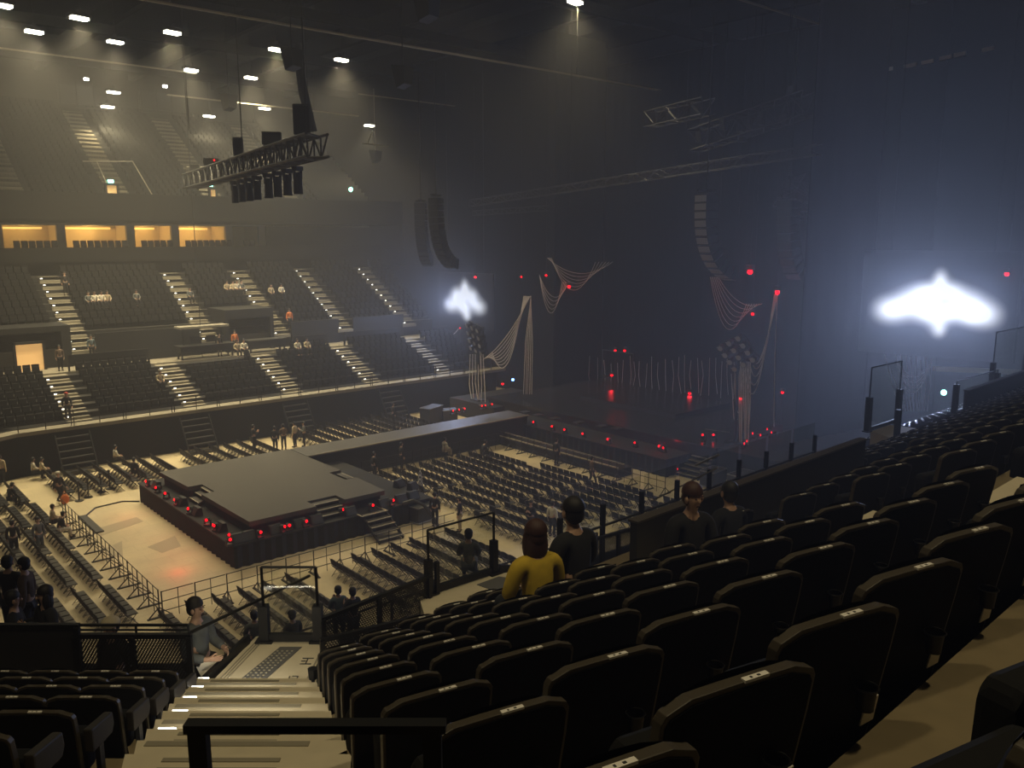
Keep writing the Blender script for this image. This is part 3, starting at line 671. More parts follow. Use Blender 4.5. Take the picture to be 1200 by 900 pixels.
# ================================================================== ROOF RIG
# catwalk beams
for i, (pa, pb, z, w, lab) in enumerate((((160,-2),(786,108),25.5,.28,'long pale double roof cable tray crossing the upper view'),((-10,55),(230,86),26.5,.26,'pale roof pipe high over the far stand'),
        ((196,111),(420,136),25.0,.26,'bright roof pipe behind the hanging truss'),((420,110),(640,138),26,.10,'thin dim roof pipe right of the hanging lamp'),((860,-3),(960,28),26,.12,'thin roof cable near the top right'))):
    a = az(*pa, z); b = az(*pb, z); m = MB(); m.bar(a, b, w*.6, .10)
    if i == 0: m.bar(a+Vector((0,.35,.1)), b+Vector((0,.35,.1)), .06, .06); m.bar(a+Vector((0,-.35,-.05)), b+Vector((0,-.35,-.05)), .05, .05)
    tag(m.build('roof_pipe','catwalk'), lab, 'pipe')
for i in range(7):
    x = 4+i*8.5
    struct('roof_beam', MB().bx(x-.25, x+.25, Y0, Y1, 29.5, 31.0), 'ceiling')
for i in range(6):
    y = 14+i*14
    struct('roof_beam', MB().bx(X0, X1, y-.2, y+.2, 28.8, 29.5), 'ceiling')
tag(MB().bar(ax(1094,432,54), ax(1215,437,54), .25, .3).build('wall_pipe','catwalk'), 'pale ledge pipe low on the wall right of the bright screen', 'pipe')
# house lights
hl = thing('ceiling_light','x','light')
m = MB(); m.box((0,0,.14),(1.2,.7,.2)); m.box((0,0,.34),(.1,.5,.3)); m.build('housing','housing',hl)
MB().box((0,0,-.03),(.95,.5,.14)).build('lens','lens_white',hl)
m = MB(); m.tube([(0,0,.4),(0,0,3.5)],.025,5); m.build('drop_rod','rig_black',hl)
HL = Proto(hl)
def spot(p, e, ang=120, col=(1,.83,.49), blend=.9, size=.4, tgt=None):
    L = bpy.data.lights.new('house_spot','SPOT'); L.energy = e; L.color = col; L.spot_size = R(ang); L.spot_blend = blend; L.shadow_soft_size = size
    o = bpy.data.objects.new('house_spot', L); C.objects.link(o); o.location = p
    if tgt is not None: o.rotation_euler = (Vector(tgt)-Vector(p)).to_track_quat('-Z','Y').to_euler()
    return o
HS = [(40,37,62),(93,21,58),(135,49,64),(202,38,58),(224,82,68),(294,91,70),(133,108,80),(126,125,82),(245,136,82),(310,127,78),(324,58,56),(400,70,58),(433,147,74),(674,2,38),(2,6,56)]
NEAR_E, FAR_E = 2850, 8300
for i, (px, py, Y) in enumerate(HS):
    p = ay(px, py, Y); HL.put(p, R(10), 'lit ceiling lamp, %s' % ('second from the left in the top row','brightest of the upper left group','third of the upper left group','fourth of the upper left group above the catwalk','directly above the left truss end',
        'above the middle of the hanging truss','above the left balcony stairs','just below the lamp over the left balcony stairs','level with the bright roof pipe, left one','level with the bright roof pipe, right one','beside a dark hanging speaker','right of the dark hanging speaker',
        'lone one above the small pale platform','lone one at the top centre of the view','cut by the left edge of the view')[i], 'ceiling lamps')
    e = FAR_E*(.5 if Y > 72 else 1.)*(.5 if i == 13 else 1)
    spot((p.x, p.y, p.z-.2), e, 125)
for x in (9, 18, 27):
    for y in (27, 37): spot((x, y, 29), NEAR_E*(1.15 if x < 20 else .85)*.45, 78, blend=.6, size=2.5)
for (x, y, tx, ty, e) in ((-3,24,14,36,1.),(-3,44,12,38,1.),(10,60,16,40,.9),(26,62,24,42,.8),(5,15,14,30,1.),(20,13,22,30,1.),(33,14,30,30,.8),(36,44,28,38,.35)):
    spot((x, y, 28), NEAR_E*e*.75, 66, blend=.9, size=1.5, tgt=(tx, ty, 0))
for (x, y, e) in ((5,10.5,900),(9,11.5,700)): spot((x, y, 26), e, 40, blend=.9, tgt=(x-.6, y-1.6, 9))  # narrow spots added only to brighten the two near landings
for (x, y, e) in ((-2,4,1500),(6,-1,1700),(15,3,900)): spot((x, y, 27), e, 90)
# dim overhead work lamps
# hanging truss with lamps
TA, TB = az(222,213,17.9), az(372,170,17.9)
def truss(name, A, B, s, label, mt='rig_metal', r=.05, bays=None):
    t = thing(name, label, 'truss', A); d = B-A; L = d.length; dd = d.normalized(); sx = dd.cross(Vector((0,0,1))).normalized(); up = sx.cross(dd)
    ch = MB(); cs = [sx*(a*s/2)+up*(b*s/2) for a, b in ((-1,-1),(1,-1),(1,1),(-1,1))]
    for c in cs: ch.tube([c, c+d], r, 6)
    ch.build('chords', mt, t); br = MB(); n = bays or max(3, int(L/s))
    for i in range(n):
        p, q = dd*(L*i/n), dd*(L*(i+1)/n)
        for k in range(4):
            c0, c1 = cs[k], cs[(k+1)%4]; br.tube([c0+p, c1+q] if i % 2 else [c1+p, c0+q], r*.6, 5); br.tube([c0+p, c1+p], r*.6, 5)
    br.build('braces', mt, t); return t, dd, sx, up, L
tr, dd, sx, up, TL = truss('lighting_truss', TA, TB, .95, 'long box truss hanging in mid-air above the centre stage', 'rig_metal', .07)
for p in (TA.lerp(TB,.06), TA.lerp(TB,.94), TA.lerp(TB,.5)): pass
for f_ in (.02,.55,.95): MB().tube([dd*(TL*f_), dd*(TL*f_)+Vector((0,0,12))], .03, 5).build('hoist_cable','rig_black',tr)
MB().tube([dd*(TL*.02)+Vector((0,0,-.5)), dd*(TL*.02)+Vector((0,0,-15.5))], .03, 5).build('trailing_cable','rig_black',tr)
ml = thing('moving_light','x','lamp')
m = MB(); m.box((0,0,-.18),(.42,.34,.2)); m.build('base','rig_black',ml)
m = MB(); m.box((-.2,0,-.45),(.05,.14,.4)); m.box((.2,0,-.45),(.05,.14,.4)); m.build('yoke','rig_black',ml)
m = MB(); m.tube([(0,0,-.35),(0,0,-.7),(0,0,-1.35)],[.15,.2,.22],10); m.build('head','rig_black',ml,smooth=True)
ML = Proto(ml)
for i, x in enumerate((286,293,300,307,317,325,333,341)):
    f_ = (x-222)/150*1.0; f_ = f_*TB.length and None
for i in range(8):
    f_ = .47+.058*i+(.02 if i > 3 else 0); p = TA + dd*(TL*f_) + Vector((0,0,-.62))
    ML.put(p, R(15), 'dark moving light hanging below the truss, %s from the left' % nth(i+1), 'moving lights under the truss')
for i, (f_, lab) in enumerate(((.08,'small dark control box at the left end on top of the truss'),(.27,'dark control box with a red pilot lamp on the truss'),(.52,'dark chain hoist box standing at mid truss'),(.76,'dark open rack box on the right half of the truss'),(.93,'large hoist box at the right end of the truss'))):
    p = TA + dd*(TL*f_) + Vector((0,0,.62)); t = thing('rig_box', lab, 'box', p, R(-30), 'boxes on the truss')
    s = (.6,.9,.5,.9,.7)[i]; h = (.4,.4,1.0,.6,1.3)[i]
    MB().box((0,0,h/2),(s,.5,h)).build('body','rig_black',t)
    m = MB()
    for xx in (-s/2,s/2): m.bar((xx,-.27,0),(xx,-.27,h),.06)
    m.bar((-s/2,-.27,h),(s/2,-.27,h),.06); m.build('frame','rig_metal',t)
    if i == 1: MB().ball((.2,-.3,.3),.05,6,4).build('pilot_lamp','lens_red',t)
p = ay(350,100,48)
cb = MB(); cb.tube([p+Vector((0,0,2.4)), p+Vector((0,0,1.6)), p+Vector((.3,0,-.5)), p+Vector((.9,0,-2.6))],[.06,.22,.30,.2],8)
tag(cb.build('cable_bundle','rig_black',smooth=True), 'thick dark cable bundle above the right truss end', 'cable')
for i, (px, py, Y, lab) in enumerate(((342,67,44,'dark speaker box hung from the roof between two ceiling lamps'),(268,118,60,'dark round speaker hung on the bright roof pipe'),(472,88,40,'dark speaker hung under the long cable tray'),(500,5,30,'dark box at the top edge hung from the roof'),(440,182,70,'pale louvred box hung from a small triangle'))):
    p = ay(px, py, Y); t = thing('hung_speaker', lab, 'speaker', p, R(20))
    m = MB(); m.add([(-.5,-.4,.4),(.5,-.4,.4),(.5,.4,.5),(-.5,.4,.5),(-.35,-.35,-.5),(.35,-.35,-.5),(.35,.2,-.7),(-.35,.2,-.7)],[(0,1,2,3),(4,7,6,5),(0,4,5,1),(1,5,6,2),(2,6,7,3),(3,7,4,0)])
    m.build('cabinet','rig_metal' if i == 4 else 'speaker',t)
    MB().tube([(0,0,.4),(0,0,6)],.03,5).build('hanger','catwalk' if i == 4 else 'rig_black',t)
    if i == 4: m = MB(); m.bar((-1.2,0,.9),(-.4,0,2.2),.08); m.bar((-.4,0,2.2),(-.2,0,.9),.08); m.bar((-2,0,.9),(2,0,1.0),.1); m.build('bracket','catwalk',t)
for i,(px,py,Y,z2) in enumerate(((652,60,38.5,0),(213,60,56,0),(808,90,40,0))): pass
for i, (px, y0, y1, Y, lab) in enumerate(((215,50,150,54,'thin steel cable left of the hanging truss'),(356,-5,105,46,'thin steel cable above the cable bundle'),(677,8,88,38,'thin steel cable under the top centre lamp'),(808,40,150,36,'thin steel cable above the right rig'))):
    a, b = ay(px, y0, Y), ay(px+2, y1, Y); b.x, b.y = a.x, a.y; a.z = 29.4
    tag(MB().tube([a, b], .022, 5).build('steel_cable','rig_metal'), lab, 'cable')
# line arrays
def line_array(top, n, rz, label, gr, tilt0=0, step=4.5, w=1.0, hgt=.42, sgn=-1):
    t = thing('line_array', label, 'speaker', top, rz)
    pos = Vector((0,0,0)); a = tilt0
    fr = MB(); fr.bar((0,-.6,.2),(0,.6,.2),.12); fr.bar((-w/2,0,.15),(w/2,0,.15),.12); fr.tube([(0,0,.2),(0,0,9)],.04,5); fr.build('flying_frame','rig_black',t)
    for i in range(n):
        a = tilt0 + step*i*i/n*1.15; Rm = Matrix.Rotation(R(-a*sgn),4,'X'); T_ = Matrix.Translation(pos) @ Rm
        b = MB(); b.T = T_; b.add([(-w/2,-.38,0),(w/2,-.38,0),(w/2,.34,-.05),(-w/2,.34,-.05),(-w/2,-.38,-hgt),(w/2,-.38,-hgt),(w/2,.34,-hgt+.05),(-w/2,.34,-hgt+.05)],
              [(0,1,2,3),(4,7,6,5),(0,4,5,1),(1,5,6,2),(2,6,7,3),(3,7,4,0)])
        o = b.build('speaker_cabinet','speaker',t)
        g = MB(); g.T = T_; g.box((0,-.39,-hgt/2),(w*.92,.03,hgt*.8)); g.build('grille', gr, o)
        pos = pos + (Rm.to_3x3() @ Vector((0,0,-hgt-.01)))
    return t
line_array(ax(493,238,37), 12, R(-50), 'left curved column of black speakers, rear one of the left pair', 'speaker', 0, 6.0, .8)
line_array(ax(511,232,35), 13, R(-70), 'left curved column of black speakers, front one of the left pair', 'speaker', 0, 6.0, .8)
line_array(ax(828,228,38), 12, R(-105), 'curved column of speakers with grey grilles right of the stage', 'grille', 0, 6.5)
line_array(ax(925,235,42), 10, R(-100), 'dim curved column of black speakers beside the right wing', 'speaker')
# dim rigs over the stage
truss('stage_truss', ax(553,238,44), ax(960,175,40), .5, 'long dim truss sloping across above the main stage', 'rig_metal', .03, 30)
truss('stage_truss', ax(762,140,42), ax(830,124,40), .9, 'short dim truss high right of the stage centre', 'rig_metal', .04, 5)
truss('stage_truss', ax(556,250,46), ax(640,244,46), .4, 'short dim truss low over the left of the stage', 'rig_metal', .03, 8)
truss('stage_truss', ax(815,165,42), ax(950,120,42), 1.2, 'dim truss of cables and hoists over the right of the stage', 'rig_metal', .05, 9)
truss('stage_truss', ax(926,250,44), ax(948,210,44), 1.6, 'dim ladder-like frame beside the right wing curtain', 'rig_metal', .04, 4)
hoist = thing('chain_hoist','x','hoist')
MB().box((0,0,0),(.35,.35,.6)).build('body','rig_metal',hoist); MB().tube([(0,0,-.3),(0,0,-4.5)],.02,5).build('chain','rig_metal',hoist); MB().tube([(0,0,.3),(0,0,6)],.02,5).build('hanger','rig_black',hoist)
HO = Proto(hoist)
for i, (px, py) in enumerate(((820,160),(848,146),(880,145),(892,140),(920,140),(928,108),(870,160))):
    HO.put(ax(px, py, 42.5), 0, 'dim chain hoist in the right stage rig, %s from the left' % nth((1,2,4,5,6,7,3)[i]), 'chain hoists')
for i, (px, py) in enumerate(((1008,89),(1032,83),(1060,78),(1080,74),(1101,69),(1118,65),(1151,59))):
    p = ax(px, py, 50); q = ax(px+14, py-3, 50)
    tag(MB().bar(p, q, .12, .2).build('roof_batten','catwalk'), 'dim roof batten in the upper right, %s from the left' % nth(i+1), 'batten', 'roof battens')

# ================================================================== FLOOR SEATING
fc = thing('folding_chair','x','chair')
m = MB(); m.box((0,.0,.44),(.42,.40,.045)); m.build('seat','chair_seat',fc,bevel=.012)
m = MB(); rows_ = []
for i in range(7):
    x = -.21+.07*i; rows_.append((x, -.21-.03*(1-(x/.21)**2)))
vs = [(x,y,.53) for x,y in rows_]+[(x*1.0,y-.05,.815-.05*abs(x/.21)**3) for x,y in rows_]+[(x,y+.03,.53) for x,y in rows_]+[(x,y-.02,.815-.05*abs(x/.21)**3) for x,y in rows_]
fs = []
for i in range(6): fs += [(i,i+1,8+i,7+i),(14+i,21+i,22+i,15+i),(7+i,8+i,22+i,21+i),(i,14+i,15+i,i+1)]
fs += [(0,7,21,14),(6,20,27,13)]
m.add(vs, fs); m.build('backrest','chair_black',fc)
for s in (-1,1):
    m = MB(); m.tube([(s*.22,-.28,.80),(s*.22,-.2,.46),(s*.22,.22,0)],.013,5); m.tube([(s*.20,.14,.43),(s*.20,-.24,0)],.013,5); m.tube([(s*.21,.17,.06),(s*.21,-.19,.06)],.010,4)
    m.build('leg_frame','chair_leg',fc)
FC = Proto(fc)
chairs = []       # (loc, label)
def block(xs, y0, y1, lab, skip=()):
    n = int(round((y0-y1)/.5))+1
    for r, x in enumerate(xs):
        for j in range(n):
            chairs.append((Vector((x+.22, y0-.25-.5*j, 0)), 'folding chair, %s in %s row, %s' % (nth(j+1), nth(r+1), lab)))
block([9.06+.99*k for k in range(6)], 29.9, 25.6, 'near block behind the left guard')
block([16.1+.98*k for k in range(7)], 30.0, 25.0, 'near block below the platform steps')
block([5.3+.95*k for k in range(4)], 34.1, 30.9, 'nearest block left of the barrier')
block([5.3+.95*k for k in range(4)], 38.9, 35.2, 'second block left of the barrier')
block([24.5+.98*k for k in range(10)], 31.0, 27.5, 'nearest block right of the centre stage')
block([25.15+.97*k for k in range(9)], 35.3, 31.9, 'middle block right of the centre stage')
block([24.9+.93*k for k in range(9)], 40.3, 36.4, 'block along the runway')
nfar = len(chairs)
block([29.4+.98*k for k in range(5)], 26.4, 23.9, 'the small block below the glass balustrade')
block([4.4+.95*k for k in range(5)], 43.2, 39.7, 'the third block left of the barrier')
block([3.6+.95*k for k in range(6)], 47.6, 44.1, 'the fourth block left of the barrier')
block([4.5+.93*k for k in range(5)], 52.0, 48.6, 'the far left block')
block([10.4+.83*k for k in range(8)], 52.7, 48.7, 'the far block behind the centre stage')
block([18.0+.93*k for k in range(6)], 52.7, 47.7, 'the far block behind the runway root')
block([26.0+.95*k for k in range(10)], 53.8, 47.2, 'the far block behind the runway')
chairs.sort(key=lambda c: (c[0]-CAM).length)
rest = MB()
for i, (p, lab) in enumerate(chairs):
    if i < 300: FC.put(p, R(-90)+rnd.uniform(-.03,.03), lab, 'folding chairs on the arena floor')
    else:
        rest.T = Matrix.Translation(p) @ Matrix.Rotation(R(-90),4,'Z')
        rest.box((0,0,.44),(.42,.4,.05)); rest.add([(-.21,-.2,.52),(.21,-.2,.52),(.21,-.26,.8),(-.21,-.26,.8),(-.21,-.23,.52),(.21,-.23,.52),(.21,-.29,.8),(-.21,-.29,.8)],[(0,1,2,3),(4,7,6,5),(3,2,6,7),(0,4,5,1),(0,3,7,4),(1,5,6,2)])
        for s in (-.22,.22): rest.bar((s,-.22,.5),(s,.22,0),.024); rest.bar((s*.9,.14,.43),(s*.9,-.24,0),.024)
rest.T = None
tag(rest.build('folding_chairs_distant','chair_black'), 'remaining rows of black folding chairs on the far parts of the floor', 'chairs', None, 'stuff')
# crowd barriers
bar = thing('crowd_barrier','x','barrier')
m = MB()
for z in (.32,.70,1.08): m.tube([(-.6,0,z),(.6,0,z)],.018,5)
m.build('rails','barrier',bar)
for s in (-.58,.02): MB().tube([(s,0,.03),(s,0,1.1)],.025 if s < 0 else .016,6).build('post','barrier',bar)
m = MB(); m.box((-.58,0,.02),(.10,.9,.04)); m.bar((-.58,-.4,.04),(-.58,0,.4),.035); m.bar((-.58,.4,.04),(-.58,0,.4),.035); m.build('foot','barrier',bar)
BA = Proto(bar)
def fence(a, b, lab, gr):
    a, b = Vector(a), Vector(b); L = (b-a).length; n = int(round(L/1.2)); ang = math.atan2(b.y-a.y, b.x-a.x)
    for i in range(n): BA.put(a.lerp(b, (i+.5)/n), ang, 'crowd barrier section, %s %s' % (nth(i+1), lab), gr)
fence((9.35,30.5,0),(23.0,30.6,0),'from the left before the near platform side','crowd barriers near side')
fence((9.35,30.7,0),(9.45,45.5,0),'from the near end left of the bare floor','crowd barriers left side')
fence((35.5,28.0,0),(35.5,42.2,0),'from the right in front of the main stage','crowd barriers at the main stage')
fence((24.4,41.4,0),(35.3,41.6,0),'from the centre stage along the runway','crowd barriers along the runway')
fence((25.5,46.6,0),(36.0,46.6,0),'from the left behind the runway','crowd barriers behind the runway')
for i, (poly, lab) in enumerate(((((121,644),(143,634),(144,653),(129,652)),'small darker square of floor covering on the bare floor'),(((173,641),(205,628),(212,640),(190,648)),'darker rectangle of floor covering left of the near platform corner'),(((112,620),(160,606),(168,611),(118,628)),'long darker strip of floor covering across the bare floor'))):
    c = [az(x,y,0) for x,y in poly]; tag(MB().prism([(q.x,q.y) for q in c],.001,.006).build('floor_covering','floor_patch'), lab, 'floor covering')
# queue stand posts left of centre stage
for i, (px, py) in enumerate(((93,587),(104,583),(119,577),(129,573))):
    p = az(px, py, 0); t = thing('barrier_post','dark barrier post with round foot, %s from the left beyond the bare floor' % nth(i+1),'post',p, group='barrier posts')
    MB().tube([(0,0,0),(0,0,.04)],.22,12).build('foot','barrier',t); MB().tube([(0,0,.04),(0,0,1.05)],.04,8).build('pole','barrier',t); MB().box((0,0,1.05),(.12,.12,.12)).build('head','barrier',t)
# ================================================================== NEAR STAND
def perf_mat():
    m = bpy.data.materials.new('perforated_steel'); m.use_nodes = True; nt = m.node_tree; b = nt.nodes['Principled BSDF']
    b.inputs['Base Color'].default_value = (.012,.012,.012,1); b.inputs['Roughness'].default_value = .5
    tc = nt.nodes.new('ShaderNodeTexCoord'); sp = nt.nodes.new('ShaderNodeSeparateXYZ'); nt.links.new(tc.outputs['Object'], sp.inputs[0])
    def mth(op, a, b_=None):
        n = nt.nodes.new('ShaderNodeMath'); n.operation = op
        for i, q in enumerate((a, b_)):
            if q is None: continue
            if isinstance(q, (int, float)): n.inputs[i].default_value = q
            else: nt.links.new(q, n.inputs[i])
        return n.outputs[0]
    v = mth('DIVIDE', sp.outputs['Z'], .030); row = mth('FLOOR', v); fv = mth('SUBTRACT', mth('FRACT', v), .5)
    sh = mth('MULTIPLY', mth('MODULO', row, 2), .5); u = mth('ADD', mth('DIVIDE', sp.outputs['X'], .036), sh); fu = mth('SUBTRACT', mth('FRACT', u), .5)
    d2 = mth('ADD', mth('MULTIPLY', fu, fu), mth('MULTIPLY', mth('MULTIPLY', fv, fv), .70))
    hole = mth('LESS_THAN', d2, .115)
    mx = nt.nodes.new('ShaderNodeMixShader'); tr = nt.nodes.new('ShaderNodeBsdfTransparent')
    nt.links.new(hole, mx.inputs[0]); nt.links.new(b.outputs[0], mx.inputs[1]); nt.links.new(tr.outputs[0], mx.inputs[2])
    nt.links.new(mx.outputs[0], nt.nodes['Material Output'].inputs[0]); return m
M['perf'] = perf_mat()
mk('end_pad', (.022,.018,.014), .6)
RN, RD, RZ0, RDR = 1.03, .80, 12.07, .41
def nk(k): return RN+RD*(k-1)
def zk(k): return RZ0-RDR*(k-1)
def uL(n): return .86+.498*(n-1.03)
def uA(n): return 6.15+.13*(n-1.83)          # left edge of the second aisle
AW = 1.3
for k in range(-2, 10):
    n0 = nk(k)-.14; n1 = n0+RD+.1 if k < 9 else 8.45
    m = MB()
    if k <= 0: poly = [(-6,n0),(46,n0),(46,n1),(-6,n1)]
    elif k == 1: poly = [(-1.2,n0),(46,n0),(46,n1),(-.9,n1)]
    else: poly = [(uL(n0),n0),(46,n0),(46,n1),(uL(n1),n1)]
    P = [un(*q) for q in poly]
    m.prism([(p.x,p.y) for p in P], zk(k)-1.0, zk(k))
    struct('tier_step', m, 'tier_floor', 'concrete seating step of the near stand, %s row down' % (nth(k) if k > 0 else 'camera row'))
for k in range(10, 16):
    n0 = nk(k)-.14; P = [un(*q) for q in ((24.6,n0),(46,n0),(46,n0+RD+.1),(24.6,n0+RD+.1))]
    struct('tier_step', MB().prism([(p.x,p.y) for p in P], zk(k)-1.0, zk(k)), 'tier_floor')
def latL(D): return -2.47-.32*(D-5.2)
def Dk(k): return 7.93-.86*(9-k)
for k in range(2, 10):
    d0 = Dk(k)-.16; d1 = d0+.96 if k < 9 else 8.9
    P = [dl(*q) for q in ((d0,-13),(d1,-13),(d1,latL(d1)),(d0,latL(d0)))]
    struct('tier_step', MB().prism([(p.x,p.y) for p in P], zk(k)-1.0, zk(k)), 'tier_floor', 'concrete seating step left of the near stairs, %s row down' % nth(k))
# central stairs
pa, pb = un(uL(1.03),1.03), un(uL(7.43),7.43)
def DLp(p): return p.dot(HEAD), p.dot(SIDE)
(Da, la), (Db, lb) = DLp(pa), DLp(pb)
def latR(D): return la+(lb-la)*(D-Da)/(Db-Da)
cs = None
stairs = MB(); nos = MB(); SD, SR = .45, .205
for i in range(1, 15):
    d1 = 8.9-SD*(i-1)+.02; d0 = 8.9-SD*i; z = 8.79+SR*i
    P = [dl(d0-.02,latL(d0)-.02), dl(d1,latL(d1)-.02), dl(d1,latR(d1)+.06), dl(d0-.02,latR(d0)+.06)]
    stairs.prism([(p.x,p.y) for p in P], z-SR-.5, z)
    if i % 2: 
        for q in (.06, .15, .24):
            a, b = dl(d1-q,latL(d1)+.22,z+.002), dl(d1-q,latR(d1)-.34,z+.002); nos.bar(a, b, .035, .008)
    else: nos.bar(dl(d1-.04,latL(d1)+.05,z+.002), dl(d1-.04,latR(d1)-.16,z+.002), .05, .008)
cs = struct('central_stairs', stairs, 'stair_cream', 'cream stairs running down between the near seat blocks')
nos.build('nosing_strip', 'tread_strip', cs)
for i in (1, 3, 5, 7, 9):
    d1 = 8.9-SD*(i-1); z = 8.79+SR*i
    p = dl(d1+.03, latL(d1)+.10, z-.03)
    MB().box(p, (.12,.05,.04), Matrix.Rotation(R(-41),3,'Z')).build('step_light', 'lens_step', cs)
    L = bpy.data.lights.new('step_lamp','AREA'); L.shape = 'RECTANGLE'; L.size = .9; L.size_y = .05; L.energy = 4.5; L.color = (1,.93,.75)
    o = bpy.data.objects.new('step_lamp', L); C.objects.link(o); o.location = dl(d1+.03, latL(d1)+.55, z-.015)
    o.rotation_euler = (R(35), 0, R(-41))
# first landing with tactile mat, side treads and glazed guard
P = [dl(8.85,-3.62), dl(10.35,-3.38), dl(10.35,-2.30), dl(8.85,latR(8.85)+.35)]
ld = struct('landing', MB().prism([(p.x,p.y) for p in P], 8.2, 8.79), 'stair_cream', 'cream landing at the foot of the near stairs')
P = [dl(9.1,-3.28), dl(10.05,-2.98), dl(10.05,-2.70), dl(9.1,-2.98)]
MB().prism([(p.x,p.y) for p in P], 8.785, 8.80).build('tactile_mat', 'tactile', ld)
dots = MB()
for i in range(14):
    for j in range(4):
        dots.ball(dl(9.16+.06*i, -3.23+.019*i+.062*j, 8.80), (.018,.018,.008), 6, 3, 0, .5)
dots.build('tactile_studs', 'tread_strip', ld)
gl = MB()       # painted block lettering on the landing
def glyph(mb, segs, c, s):
    for (x0, y0, x1, y1) in segs:
        a = dl(c[0]+y0*s, c[1]+x0*s, 8.795); b = dl(c[0]+y1*s, c[1]+x1*s, 8.795); mb.bar(a, b, .014, .006)
glyph(gl, [(0,0,1,0),(0,1,1,1),(.5,0,.5,1),(0,.5,.4,.5)], (9.62,-2.62), .14)
glyph(gl, [(.1,0,.9,0),(.1,0,.1,.9),(.1,.5,.8,.5),(.9,0,.9,.3),(.3,.9,.8,.9),(.8,.5,.8,.9)], (9.20,-2.68), .14)
gl.build('marking', 'ink', ld)
for j in range(3): nos2 = MB().bar(dl(8.95,-2.45+.06*j,8.794), dl(9.9,-2.43+.06*j,8.794), .02, .006).build('nosing_strip', 'tread_strip', ld)
ss = MB()
for j in range(1, 6):
    P = [dl(8.75,-3.60-.27*j-.02), dl(10.3,-3.36-.27*j-.02), dl(10.3,-3.36-.27*(j-1)), dl(8.75,-3.60-.27*(j-1))]
    ss.prism([(p.x,p.y) for p in P], 8.0-.17*j, 8.79-.17*j)
struct('side_stairs', ss, 'stair_cream', 'cream steps going down to the left of the first landing')
st = MB()
for j in range(3): st.bar(dl(8.9,-3.56-.04*j+.1,8.795), dl(10.3,-3.34-.04*j+.1,8.795), .014, .006)
st.build('nosing_strip', 'tread_strip', ld)
def guard_frame(A, B, h, label, thick=.12, hp=.5):
    A, B = Vector(A), Vector(B); t = thing('glass_guard', label, 'guard', A); d = B-A
    for q in (Vector(), d):
        MB().box(q+Vector((0,0,hp/2)), (thick,thick,hp), Matrix.Rotation(math.atan2(d.y,d.x),3,'Z')).build('post','black_metal',t)
        MB().bar(q+Vector((0,0,hp)), q+Vector((0,0,h)), .028).build('upright','black_metal',t)
        MB().box(q+Vector((0,0,.015)), (.22,.18,.03), Matrix.Rotation(math.atan2(d.y,d.x),3,'Z')).build('base_plate','black_metal',t)
    MB().bar(Vector((0,0,.06)), d+Vector((0,0,.06)), .07, .10).build('bottom_rail','black_metal',t)
    MB().bar(Vector((0,0,h)), d+Vector((0,0,h)), .03, .025).build('top_rail','rig_metal',t)
    MB().bar(Vector((0,0,(h+.1)/2)), d+Vector((0,0,(h+.1)/2)), .012, h-.12).build('pane','glass',t)
    return t
guard_frame(dl(10.22,-3.22,8.79), dl(10.22,-2.52,8.79), 1.02, 'glass guard with black posts in front of the first landing')
def panel(A, B, z0, z1, label, m='perf', posts=1.2, rail=True, nm='crowd_guard'):
    A, B = Vector((A.x,A.y,0)), Vector((B.x,B.y,0)); d = B-A; L = d.length; ang = math.atan2(d.y,d.x)
    t = thing(nm, label, 'guard', Vector((A.x,A.y,z0)), ang); h = z1-z0
    MB().bx(0, L, -.012, .012, .04, h-.02).build('perforated_sheet' if m == 'perf' else 'sheet', m, t)
    n = max(1, int(L/posts))
    for i in range(n+1): MB().bx(L*i/n-.03, L*i/n+.03, -.05, .0, -.35, h).build('post','black_metal',t)
    if rail: MB().bx(-.02, L+.02, -.03, .03, h-.02, h+.03).build('top_rail','black_metal',t)
    return t
panel(dl(8.95,-4.98), dl(8.95,-3.68), 8.75, 9.50, 'perforated black guard panel left of the near stairs', posts=.65)
t = panel(dl(8.95,-9.0), dl(8.95,-4.95), 8.75, 9.62, 'solid black guard panel at the lower left of the near stand', 'panel_black')
rl = MB(); rl.tube([dl(8.98,-5.0,9.62), dl(8.98,-3.7,9.62)], .018, 6); rl.tube([dl(8.98,-5.0,9.56), dl(8.98,-3.7,9.56)], .012, 6)
for q in (-5.0,-4.3,-3.7): rl.tube([dl(8.98,q,9.48), dl(8.98,q,9.62)], .014, 5)
tag(rl.build('handrail','black_metal'), 'thin black handrail above the perforated guard left of the near stairs', 'railing')
sg = thing('stair_guard', 'sloping black guard with glass on the left of the first landing', 'guard', dl(10.15,-3.36,8.79))
o_ = dl(10.15,-3.36,8.79)
a, b = dl(10.15,-3.42,8.86)-o_, dl(8.9,-3.75,8.75)-o_
MB().bar(a, b, .05, .13).build('bottom_rail','black_metal',sg)
a, b = dl(10.8,-2.75,9.45)-o_, dl(9.3,-3.95,9.30)-o_
MB().bar(a, b, .03, .03).build('handrail','black_metal',sg)
